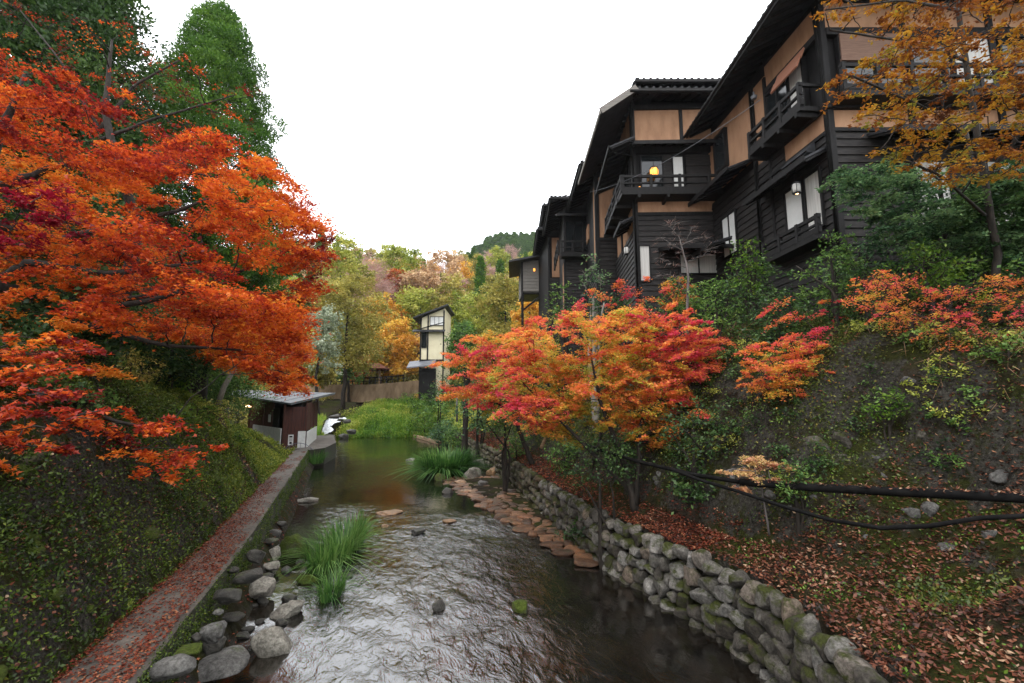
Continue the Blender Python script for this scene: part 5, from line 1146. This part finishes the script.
SHR = [((889, 240, 962, 290), 9.0, 'green_br', 'bright moss-green round shrub below the layered evergreen', .055),
       ((808, 222, 862, 300), 10.2, 'green_mid', 'light green layered shrub by the lamp bay of the nearest building', .06),
       ((730, 228, 775, 300), 12.4, 'green_br', 'upright yellow-green young shrub before the nearest building wall', .065),
       ((690, 275, 745, 335), 12.8, 'green_mid', 'green shrub left of the young yellow-green one', .07),
       ((745, 285, 815, 340), 11.2, 'green_dk', 'dark glossy shrub above the salmon maple', .065),
       ((840, 260, 895, 320), 9.6, 'green_dk', 'dark shrub between the layered shrub and the scarlet shrub', .06),
       ((655, 270, 700, 320), 15.5, 'green_mid', 'green shrub under the small bare tree', .08),
       ((575, 245, 612, 320), 17.0, 'green_hem', 'slender young tree with pale stems before the third building', .09),
       ((545, 275, 585, 330), 20.5, 'green_mid', 'green bush left of the slender young tree', .1),
       ((600, 285, 650, 335), 18.0, 'green_dk', 'dark bush at the foot of the second building', .09),
       ((655, 395, 735, 455), 10.2, 'green_dk', 'dark green shrub right of the orange maple over the pipe', .055),
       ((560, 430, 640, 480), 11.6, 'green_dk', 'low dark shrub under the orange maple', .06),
       ((480, 385, 530, 440), 20.5, 'green_mid', 'green shrub below the pink maple', .09),
       ((775, 455, 815, 500), 7.9, 'green_mid', 'small leafy plant beside the pale maple seedling', .045),
       ((445, 318, 485, 400), 34.0, 'green_dk', 'dark evergreen between the cream house and the pink maple', .15),
       ((418, 380, 462, 430), 46.0, 'green_mid', 'feathery green bamboo-like bush hanging over the far right bank', .2),
       ((455, 375, 500, 425), 30.0, 'green_hem', 'blue-green bush on the far right bank below the dark evergreen', .14),
       ((505, 330, 560, 360), 24.0, 'green_mid', 'green bush between the pink maple and the fourth building', .11),
       ((985, 300, 1040, 345), 8.4, 'green_dk', 'dark leafy bush at the right edge under the evergreens', .05),
       ((530, 300, 575, 345), 26.0, 'olive', 'olive bush at the foot of the fourth building', .12),
       ((870, 385, 905, 420), 7.9, 'green_br', 'small bright green seedling on the mossy bank right of the salmon maple', .045)]
for i, ((x0, y0, x1, y1), Y, lm, lab, lf) in enumerate(SHR):
    top = P((x0+x1)/2, y0, Y); bot = P((x0+x1)/2, y1, Y); x = bot[0]; zg = ground_at(x, Y)-.1; zb = min(zg, top[2]-.4); w_ = (x1-x0)*Y/440; h = top[2]-zb
    st = 5 if 'slender' in lab or 'upright' in lab else 3
    broad('young_tree' if 'tree' in lab else ('seedling' if 'seedling' in lab else 'shrub'), lab, 'young tree' if 'tree' in lab else 'shrub', (x, Y, zb), h, w_, lm, 'bark_pale' if 'pale stems' in lab else 'bark', n=30, leaf=lf*1.4, shape='leaf', dens=1.35/(lf*lf), seed=300+i, lowf=max(.12, 1-(top[2]-bot[2])*1.05/h), flat=.45, stems=st, cl=.34, tips=4)
# bare little tree
b0 = gnd(5.6, 14.6)
pads = region_pads([(655, 225), (705, 220), (715, 260), (660, 285)], 13.8, 14.8, 16, .3, .2, .5, r)
tree('bare_tree', 'small leafless grey tree in front of the second building', 'bare tree', b0, [(b0, .06), (P(688, 270, 14.4), .04), (P(680, 240, 14.4), .015)], pads, 'pink', 'bark_grey', leaf=.22, shape='twig', dens=50, seed=52, tips=12)

# ------------------------------------------------------------------ ground cover, litter, grass (nobody could count these)
def scatter(name, side, n, Yr, dr_, lm, leaf, shape='leaf', seed=1, mask=None, lift=(0, .06), tilt=.6, tint=None, ypow=1.5, label=None, cat=None, grow_=0.0, clump=None, hv=None):
    r = np.random.default_rng(seed); y = Yr[0]+(Yr[1]-Yr[0])*r.uniform(0, 1, n)**ypow; d = dr_[0]+(dr_[1]-dr_[0])*r.uniform(0, 1, n)
    if clump:
        k = n//clump; y = np.repeat(y[:k], clump)+r.normal(0, .09, k*clump)*(1+np.repeat(y[:k], clump)*.06); d = np.repeat(d[:k], clump)+r.normal(0, .10, k*clump)*(1+np.repeat(y[:k], clump)*.0); n = k*clump; y = y[:n]
        d = np.clip(d, dr_[0], 99); hc = np.repeat(r.uniform(0, 1, k)**1.5, clump)
    x = W(y)+d if side == 'R' else (PR(y)-d if side == 'L' else PR(y)+d)
    if not clump: hc = np.zeros(len(x))
    if mask is not None: k = mask(x, y, d, r); x, y, d, hc = x[k], y[k], d[k], hc[k]
    z = H(x, y)+r.uniform(*lift, len(x))+(hv or 0)*hc*r.uniform(.2, 1, len(x)); p = np.stack([x, y, z], 1)
    v, ns = leafV(p, 1.0, shape, r, tilt, 0); szs = leaf*(1+grow_*np.maximum(y-8, 0)); v = p[:, None]+(v-p[:, None])*szs[:, None, None]
    t = np.clip(r.normal(.5, .25, len(x)) if tint is None else tint(x, y, r), 0, 1)
    o = npmesh(name, v, ns, M[lm], None, t); tag(o, label, cat, kind='stuff'); return o
veg = lambda s_, th: (lambda x, y, d, r: fbm(x*.8+s_, y*.8+d*.5, 11+s_, 3)+r.normal(0, .12, len(x)) > th)
scatter('ground_cover', 'L', 210000, (3.5, 30), (.82, 5.4), 'cover', .052, 'leaf', 1, veg(1, -.06), (0, .06), .9, lambda x, y, r: .20+.030*np.clip(y-4, 0, 18)+.35*fbm(x*1.5, y*1.5, 4)+r.normal(0, .16, len(x)), 1.2, 'small green and yellow leaves covering the left bank', 'ground cover', .06, 22, hv=.32)
scatter('fallen_leaves', 'L', 24000, (3.5, 22), (.95, 5), 'litter', .05, 'wide', 2, None, (0, .05), .5, None, 1.5, 'brown leaves caught on the left bank', 'leaves', .04)
# leaves on the path, thicker against the bank
r2 = np.random.default_rng(8); n = 21000; y = 3.5+24*r2.uniform(0, 1, n)**1.5; u = .93*(1-r2.uniform(0, 1, n)**1.0*.97); k = (fbm(u*2.2, y*.8, 3)+r2.normal(0, .2, n) > -.36+.024*(y-6)-.55*(u-.5)); y, u = y[k], u[k]
p = np.stack([PR(y)-u, y, 1.022+r2.uniform(0, .014, len(y))], 1); v, ns = leafV(p, .04, 'maple', r2, .25)
tag(npmesh('fallen_leaves', v, ns, M['litter_red'], None, np.clip(r2.normal(.5, .25, len(y)), 0, 1)), 'red leaves lying on the path', 'leaves', kind='stuff')
scatter('fallen_leaves', 'S', 1500, (4.5, 24), (.1, 1.1), 'litter_red', .05, 'maple', 9, None, (0, .03), .3, None, 1.5, 'red leaves among the stones beside the path', 'leaves', .02)
# right bank
lit = lambda x, y, d, r: (r.uniform(0, 1, len(x)) < np.clip(1.05-.95*sstep(d, .7, 1.1)*(y > 7.8)-.45*(fbm(x*.8, y*.8, 71, 3) > .12)-.75*sstep(d, 3.0, 3.4), .05, 1)) & (d < 8)
scatter('fallen_leaves', 'R', 46000, (3.2, 11), (-.12, 5.2), 'litter', .062, 'leaf', 3, lit, (0, .05), .45, lambda x, y, r: .42+.4*fbm(x*2, y*2, 6)+r.normal(0, .22, len(x)), 1.0, 'brown and russet leaves carpeting the lower right bank', 'leaves')
scatter('fallen_leaves', 'R', 10000, (9, 40), (-.1, .95), 'litter_red', .06, 'maple', 4, None, (0, .03), .3, None, 1.6, 'red leaves on the ledge behind the stone wall', 'leaves', .03)
scatter('fallen_leaves', 'R', 12000, (6.5, 24), (2.6, 8), 'litter', .055, 'leaf', 13, veg(6, .0), (0, .04), .4, None, 1.4, 'brown leaves on the upper right bank', 'leaves', .03)
scatter('ground_cover', 'R', 150000, (5.5, 48), (.95, 8), 'cover_r', .05, 'leaf', 5, lambda x, y, d, r: (fbm(x*.9, y*.9+d*.6, 15, 3)+.35*sstep(y, 10, 14)+.3*sstep(d, 3.2, 4.5)+.22*sstep(y, 8, 9)+r.normal(0, .12, len(x)) > .10), (0, .06), .9, None, 1.5, 'weeds and creepers over the mossy right bank', 'ground cover', .045, 18, hv=.3)
scatter('ground_cover', 'R', 1500, (4.5, 9), (.15, 3), 'green_br', .045, 'leaf', 6, None, (0, .10), .9, None, 1, 'bright green seedlings dotted through the leaf litter', 'ground cover', 0, 14)
scatter('dead_twigs', 'R', 2600, (7, 14), (3.2, 8), 'tan', .34, 'twig', 16, veg(9, -.05), (.02, .22), 1.0, lambda x, y, r: r.uniform(-.3, .25, len(x)), 1.2, 'dry hanging twigs on the upper right bank', 'twigs', 0, 5)

def blades(name, label, pts, h, wd, lm, seed, spread=.35, cat='grass', kind=None, group=None):
    r = np.random.default_rng(seed); n = len(pts); a = r.uniform(0, 6.28, n); d = np.stack([np.cos(a), np.sin(a), 0*a], 1); b = np.stack([-np.sin(a), np.cos(a), 0*a], 1)
    hh = h*r.uniform(.5, 1.15, n); lean = np.abs(r.normal(0, spread, n))+.08
    def at_(t): return pts+d*(lean*hh*t**1.8)[:, None]+np.array((0, 0, 1))*(hh*(t-.28*lean*t*t*2))[:, None]
    V = []
    for t0_, t1_ in ((0, .35), (.35, .7), (.7, 1.0)):
        w0, w1 = wd*(1-t0_*.75), wd*(1-t1_*.97); A_, B_ = at_(t0_), at_(t1_)
        V.append(np.stack([A_-b*w0/2, A_+b*w0/2, B_+b*w1/2, B_-b*w1/2], 1))
    t = np.clip(r.normal(.5, .2, n)+.7*fbm(pts[:, 0]*.5, pts[:, 1]*.35, 8, 3), 0, 1)
    o = npmesh(name, np.concatenate(V), 4, M[lm], None, np.concatenate([t, t, t])); return tag(o, label, cat, group, kind)
def disc(c, rx, ry, n, seed, z=None):
    r = np.random.default_rng(seed); a = r.uniform(0, 6.28, n); q = np.sqrt(r.uniform(0, 1, n)); return np.stack([c[0]+rx*q*np.cos(a), c[1]+ry*q*np.sin(a), np.full(n, c[2] if z is None else z)], 1)
c = G(322, 566, 0); blades('reed_clump', 'large bright green reed clump growing in the river beside the mossy boulder', disc((c[0]+.05, c[1]+.9, 0), .46, 1.5, 1000, 1), .85, .034, 'grass', 1, .8, 'reeds')
c = G(327, 600, 0); blades('reed_clump', 'smaller thin reed clump in the water nearer the viewer', disc((c[0], c[1]+.25, 0), .22, .45, 200, 2), .62, .024, 'grass', 2, .7, 'reeds')
c = G(441, 474, .1); blades('grass_clump', 'rounded green grassy bush on the stones at the right shore', disc((c[0], c[1]+1.8, .1), 1.3, 2.0, 2200, 3), 1.25, .08, 'grass', 3, .9, 'grass')
c = G(343, 495, 0); 
for i, (px, py, lab) in enumerate(((398, 595, 'x'),)): pass
c = np.array((-12.1, 28.6, 0)); blades('grass_clump', 'grass tuft hanging on the platform wall below the hut', disc((c[0], c[1], .2), .5, .6, 500, 5), .95, .03, 'grass', 5, .5, 'grass')
# grassy mound at the river bend
r3 = np.random.default_rng(5); n = 14000; y = 50.9+15*r3.uniform(0, 1, n)**1.3; x = r3.uniform(-19.2, -7.5, n); k = (x < W(y)+1.2); x, y = x[k], y[k]
zz = H(x, y); blades('tall_grass', 'bright green and yellow tall grass on the mound at the river bend', np.stack([x, y, zz-.1], 1), .95, .10, 'meadow', 6, .5, 'grass', 'stuff')
r3 = np.random.default_rng(15); n = 9000; y = 40+12*r3.uniform(0, 1, n); x = PR(y)-r3.uniform(-.2, 6, n); blades('tall_grass', 'tufts of green grass behind the bath hut by the falls', np.stack([x, y, H(x, y)-.1], 1), .7, .08, 'meadow', 7, .5, 'grass', 'stuff')
r3 = np.random.default_rng(55); k = 900; cy = 51+15*r3.uniform(0, 1, k)**1.2; cx = r3.uniform(-19.3, -7.5, k); hh = r3.uniform(.15, .75, k); m_i = r3.integers(0, k, 45000)
p = np.stack([cx[m_i]+r3.normal(0, .28, 45000), cy[m_i]+r3.normal(0, .28, 45000), 0*cy[m_i]], 1); p[:, 2] = H(p[:, 0], p[:, 1])+hh[m_i]*r3.uniform(0, 1, 45000); v, ns = leafV(p, .20, 'leaf', r3, .8, -.3)
tag(npmesh('meadow_weeds', v, ns, M['meadow'], None, np.clip(.52+1.5*fbm(cx*.3, cy*.3, 12, 2)[m_i]+(hh[m_i]-.4)*.4+r3.normal(0, .15, 45000), 0, 1)), 'clumpy green and yellow weeds on the mound at the river bend', 'weeds', kind='stuff')
scatter('undergrowth', 'R', 40000, (40, 72), (-.5, 14), 'ygreen', .22, 'wide', 17, None, (0, .7), .9, None, 1, 'tangled green and yellow undergrowth on the far right bank', 'undergrowth')
scatter('undergrowth', 'L', 30000, (34, 72), (4, 30), 'olive', .22, 'wide', 18, None, (0, .6), .9, None, 1, 'olive undergrowth on the far left bank', 'undergrowth')
r3 = np.random.default_rng(25); n = 60000; y = 76+90*r3.uniform(0, 1, n)**1.3; x = r3.uniform(-.62, .2, n)*y; p = np.stack([x, y, H(x, y)+r3.uniform(0, 1.6, n)], 1); v, ns = leafV(p, .62, 'wide', r3, .9)
tag(npmesh('undergrowth', v, ns, M['olive'], None, np.clip(r3.normal(.35, .3, n), 0, 1)), 'low mixed undergrowth between the far hillside trees', 'undergrowth', kind='stuff')
for i, ((px, py), wd_, lm_, lab) in enumerate((((372, 418), 2.4, 'meadow', 'pale yellow tuft standing in the middle of the grassy mound'), ((352, 408), 2.6, 'ygreen', 'yellow-green weed bush at the back left of the grassy mound'), ((405, 402), 2.4, 'green_mid', 'round green bush on the grassy mound left of the feathery bank bush'), ((430, 425), 2.6, 'green_br', 'bright green bush at the right end of the grassy mound'), ((388, 392), 1.8, 'green_mid', 'small upright green bush against the brown road wall'), ((420, 391), 2.2, 'yorange', 'yellowish bush against the right end of the brown road wall'))):
    Yb = 56 if py > 405 else 66; x = P(px, py, Yb)[0]; broad('bush', lab, 'bush', (x, Yb, ground_at(x, Yb)-.1), wd_*.62, wd_, lm_, n=18, leaf=.2, shape='leaf', dens=60, seed=500+i, lowf=.1)
# pale poles and stakes at the far right shore
for i, (px, pt, pb, Y, lab) in enumerate(((457, 392, 422, 40, 'pale upright pole at the far end of the right stone wall'),)):
    a, b_ = P(px, pb, Y), P(px, pt, Y); tag(MB().tube([a, b_], [.09, .07], 8).build('post_marker', M['bark_grey'], None, True), lab, 'pole')
# timber edging along the far right shore
m_ = MB(); a = G(404, 433, .15); b_ = G(440, 443, .15); m_.bar(a, b_, .35, .3); tag(m_.build('timber_edging', M['timber'], None, bevel=.03), 'long squared timber laid at the water edge by the far right shore', 'timber')
a = P(430, 196-0+225, 30); 
t_ = MB().tube([P(548, 432, 13.5), P(541, 448, 13.3)], [.04, .05], 6); tag(t_.build('stake', M['timber'], None, True), 'short yellow wooden stake leaning on the slope below the orange maple', 'stake')

# stones showing through the banks
r = np.random.default_rng(61)
for i in range(46):
    y = 4.5+9*r.uniform()**1.2; d = r.uniform(1.0, 3.2); x = float(PR(y))-d; sz = r.uniform(.12, .34)
    boulder('bank_stone', 'grey stone half buried in the leafy left bank', 'stone', (x, y, ground_at(x, y)-.02), (sz, sz*1.1, sz*.8), M['rock_mossy'], 'stones half buried in the left bank', k=3, seed=900+i)
for i in range(34):
    y = 6+7*r.uniform(); d = r.uniform(.9, 3.4); x = float(W(y))+d; sz = r.uniform(.12, .30)
    boulder('bank_stone', 'grey stone half buried in the mossy right bank', 'stone', (x, y, ground_at(x, y)-.07), (sz, sz*1.1, sz*.8), M['rock_grey'], 'stones half buried in the right bank', k=3, seed=990+i)
for i, (px, py, w_) in enumerate(((328, 437, 14), (342, 436, 12), (350, 431, 11), (320, 441, 10), (334, 416, 12), (346, 421, 10))):
    c = P(px, py, 48.5 if py > 430 else 53); river_rock(px, py, w_, w_*.5, 'rock_dark', 'dark rock beside the small falls', z=(.1 if py > 430 else 1.7), group='rocks beside the small falls', cat='rock', name='river_rock', k=3)
# low plants on the left bank
LBP = [((-8.1, 9.2), 1.0, 'green_mid', 'fern-like green clump high on the left bank below the maple'), ((-8.6, 11.8), 1.1, 'green_br', 'bright green clump midway up the left bank'), ((-9.7, 14.2), 1.2, 'green_br', 'yellow-green bush on the left bank nearer the hut'), ((-10.9, 16.6), 1.3, 'ygreen', 'yellowish bush on the left bank by the path'), ((-11.0, 18.8), .9, 'green_br', 'bright green bush on the left bank just before the hut'), ((-10.9, 13.0), 1.6, 'olive', 'olive leafed bush near the crest of the left bank'), ((-6.9, 7.3), .7, 'green_dk', 'small dark fern clump low on the near left bank'), ((-9.6, 10.4), 1.4, 'green_mid', 'green bush on the crest of the left bank under the orange canopy'), ((-12.0, 15.0), 1.9, 'ygreen', 'light green bush on the crest left of the hut')]
for i, ((x, y), w_, lm, lab) in enumerate(LBP): broad('bush', lab, 'bush', (x, y, ground_at(x, y)-.1), w_*.8, w_, lm, n=22, leaf=.085, shape='leaf', dens=330, seed=700+i, lowf=.1, stems=3)
RBP = [((7.9, 11.1), 2.2, 1.9, 'green_mid', 'green leafy shrub against the nearest building front corner'), ((8.6, 10.9), 2.9, 2.0, 'green_hem', 'tall blue-green shrub by the nearest building corner post'), ((6.9, 12.6), 2.3, 2.2, 'green_dk', 'dark shrub under the lamp bay'), ((7.3, 14.8), 2.6, 2.4, 'green_mid', 'broad leafy shrub at the foot of the long board wall'), ((6.4, 16.4), 2.4, 2.2, 'green_mid', 'green shrub at the inner corner of the two buildings'), ((5.6, 17.6), 2.2, 2.0, 'green_hem', 'blue-green shrub at the second building front'), ((5.2, 13.5), 1.5, 1.6, 'green_dk', 'low dark shrub above the crimson maple'), ((6.4, 10.8), 1.1, 1.5, 'green_dk', 'low dark shrub on the bank edge above the salmon maple'), ((10.4, 11.0), 2.6, 2.4, 'green_mid', 'leafy shrub against the nearest building front wall'), ((12.2, 10.8), 3.0, 2.6, 'green_dk', 'dark shrub at the far right of the building front'), ((9.6, 9.2), 1.3, 1.6, 'green_mid', 'green bush beside the golden tree trunk'), ((3.9, 21.5), 2.8, 2.2, 'green_dk', 'dark shrub at the foot of the third building'), ((2.6, 26), 3.0, 2.6, 'green_mid', 'green shrub under the fourth building'), ((1.2, 31), 3.4, 3.2, 'green_dk', 'dark shrub under the fifth building'), ((-.6, 36), 3.6, 3.6, 'olive', 'olive shrub under the annex'), ((1.9, 17), 1.2, 1.8, 'green_mid', 'green bush between the two right bank maples'), ((3.9, 10.2), .9, 1.3, 'green_dk', 'low dark bush right of the orange maple trunk'), ((2.0, 13.2), .9, 1.3, 'green_dk', 'low dark bush behind the orange maple trunk'), ((.2, 22.5), 1.3, 1.8, 'green_mid', 'green bush under the farther pink maple')]
for i, ((x, y), h, w_, lm, lab) in enumerate(RBP): broad('shrub', lab, 'shrub', (x, y, ground_at(x, y)-.1), h, w_, lm, n=30, leaf=.10*(1+max(0, y-12)*.04), shape='leaf', dens=300*(12/max(y, 10))**1.5, seed=740+i, lowf=.1, flat=.5, stems=3, cl=.34)

FB = [((-9.8, 51.5), 3.6, 4.6, 'green_br', 'broad bright green bush mass on the right of the grassy mound'), ((-7.6, 47), 3.2, 4.0, 'green_br', 'drooping light green bush on the far right bank above the timber edging'), ((-11.5, 56), 3.2, 4.4, 'green_br', 'green bush in front of the cream house porch'), ((-6.0, 42), 2.6, 3.4, 'green_hem', 'blue-green bush where the far stone wall ends'), ((-8.6, 58), 6.5, 5.0, 'green_dk', 'dark evergreen pressed against the right side of the cream house'), ((-4.2, 38), 2.4, 3.0, 'green_mid', 'green bush behind the pale pole')]
for i, ((x, y), h, w_, lm, lab) in enumerate(FB): broad('bush' if h < 5 else 'evergreen_tree', lab, 'bush' if h < 5 else 'evergreen', (x, y, ground_at(x, y)-.1), h, w_, lm, n=34, leaf=.22, shape='leaf', dens=75, seed=820+i, lowf=.08, flat=.55, stems=3, cl=.34)

r = np.random.default_rng(303)
for i in range(18):
    y = 7.0+6.5*r.uniform(); d = r.uniform(1.3, 3.6) if y > 8.2 else r.uniform(2.9, 3.9); x = float(W(y))+d; sz = r.uniform(.3, .6)
    boulder('bank_rock', 'dark mossy rock forming part of the steep right bank face', 'rock', (x+.05, y, ground_at(x, y)-.16), (sz*.6, sz*1.1, sz*.75), M['rock_bank'], 'mossy rocks forming the right bank face', k=4, seed=1200+i, box=.7, tilt=r.uniform(-.9, -.3))

# moss and small weeds on the river edge of the path
r = np.random.default_rng(404); n = 26000; k = 700; cy = 4+24*r.uniform(0, 1, k)**1.4; cz = r.uniform(.25, 1.0, k); i_ = r.integers(0, k, n)
y = cy[i_]+r.normal(0, .10, n); z = np.clip(cz[i_]+r.normal(0, .06, n), .1, 1.04); x = PR(y)+.02+.12*(1-z)+r.uniform(0, .05, n)
v, ns = leafV(np.stack([x, y, z], 1), .032, 'leaf', r, .9); v = v
tag(npmesh('kerb_moss', v, ns, M['cover'], None, np.clip(r.normal(.35, .2, n), 0, 1)), 'moss and tiny weeds on the river edge of the path', 'moss', kind='stuff')
# leaves lodged on the black pipe
r = np.random.default_rng(405); n = 420; q = np.array(along([P(1070, 500, 5.9), P(1000, 497, 6.2), P(900, 492, 6.75), P(820, 488, 7.5), P(740, 482, 8.3)], per=40)); i_ = r.integers(0, len(q), n); p = q[i_]+np.stack([r.normal(0, .03, n), r.normal(0, .05, n), r.uniform(.05, .085, n)], 1)
v, ns = leafV(p, .05, 'leaf', r, .5); tag(npmesh('fallen_leaves', v, ns, M['litter'], None, r.uniform(0, 1, n)), 'brown leaves lodged along the black pipe', 'leaves', kind='stuff')
# small ferns and seedlings on the right bank face
FR = ['low fern tuft on the mossy right bank face', 'yellow-green seedling on the mossy right bank face', 'dark ivy tuft on the mossy right bank face']
for i in range(96):
    y = 7.0+6.5*r.uniform(); d = r.uniform(1.1, 3.8) if y > 8.2 else r.uniform(2.8, 4.4); x = float(W(y))+d; k = i % 3
    broad(['fern', 'seedling', 'ivy'][k], FR[k], 'plant', (x, y, ground_at(x, y)-.03), r.uniform(.25, .6), r.uniform(.3, .9), ['green_mid', 'ygreen', 'green_dk'][k], n=7, leaf=.055, shape='leaf', dens=1500, seed=1400+i, lowf=.1, tips=2, group=['ferns on the right bank', 'seedlings on the right bank', 'ivy on the right bank'][k])
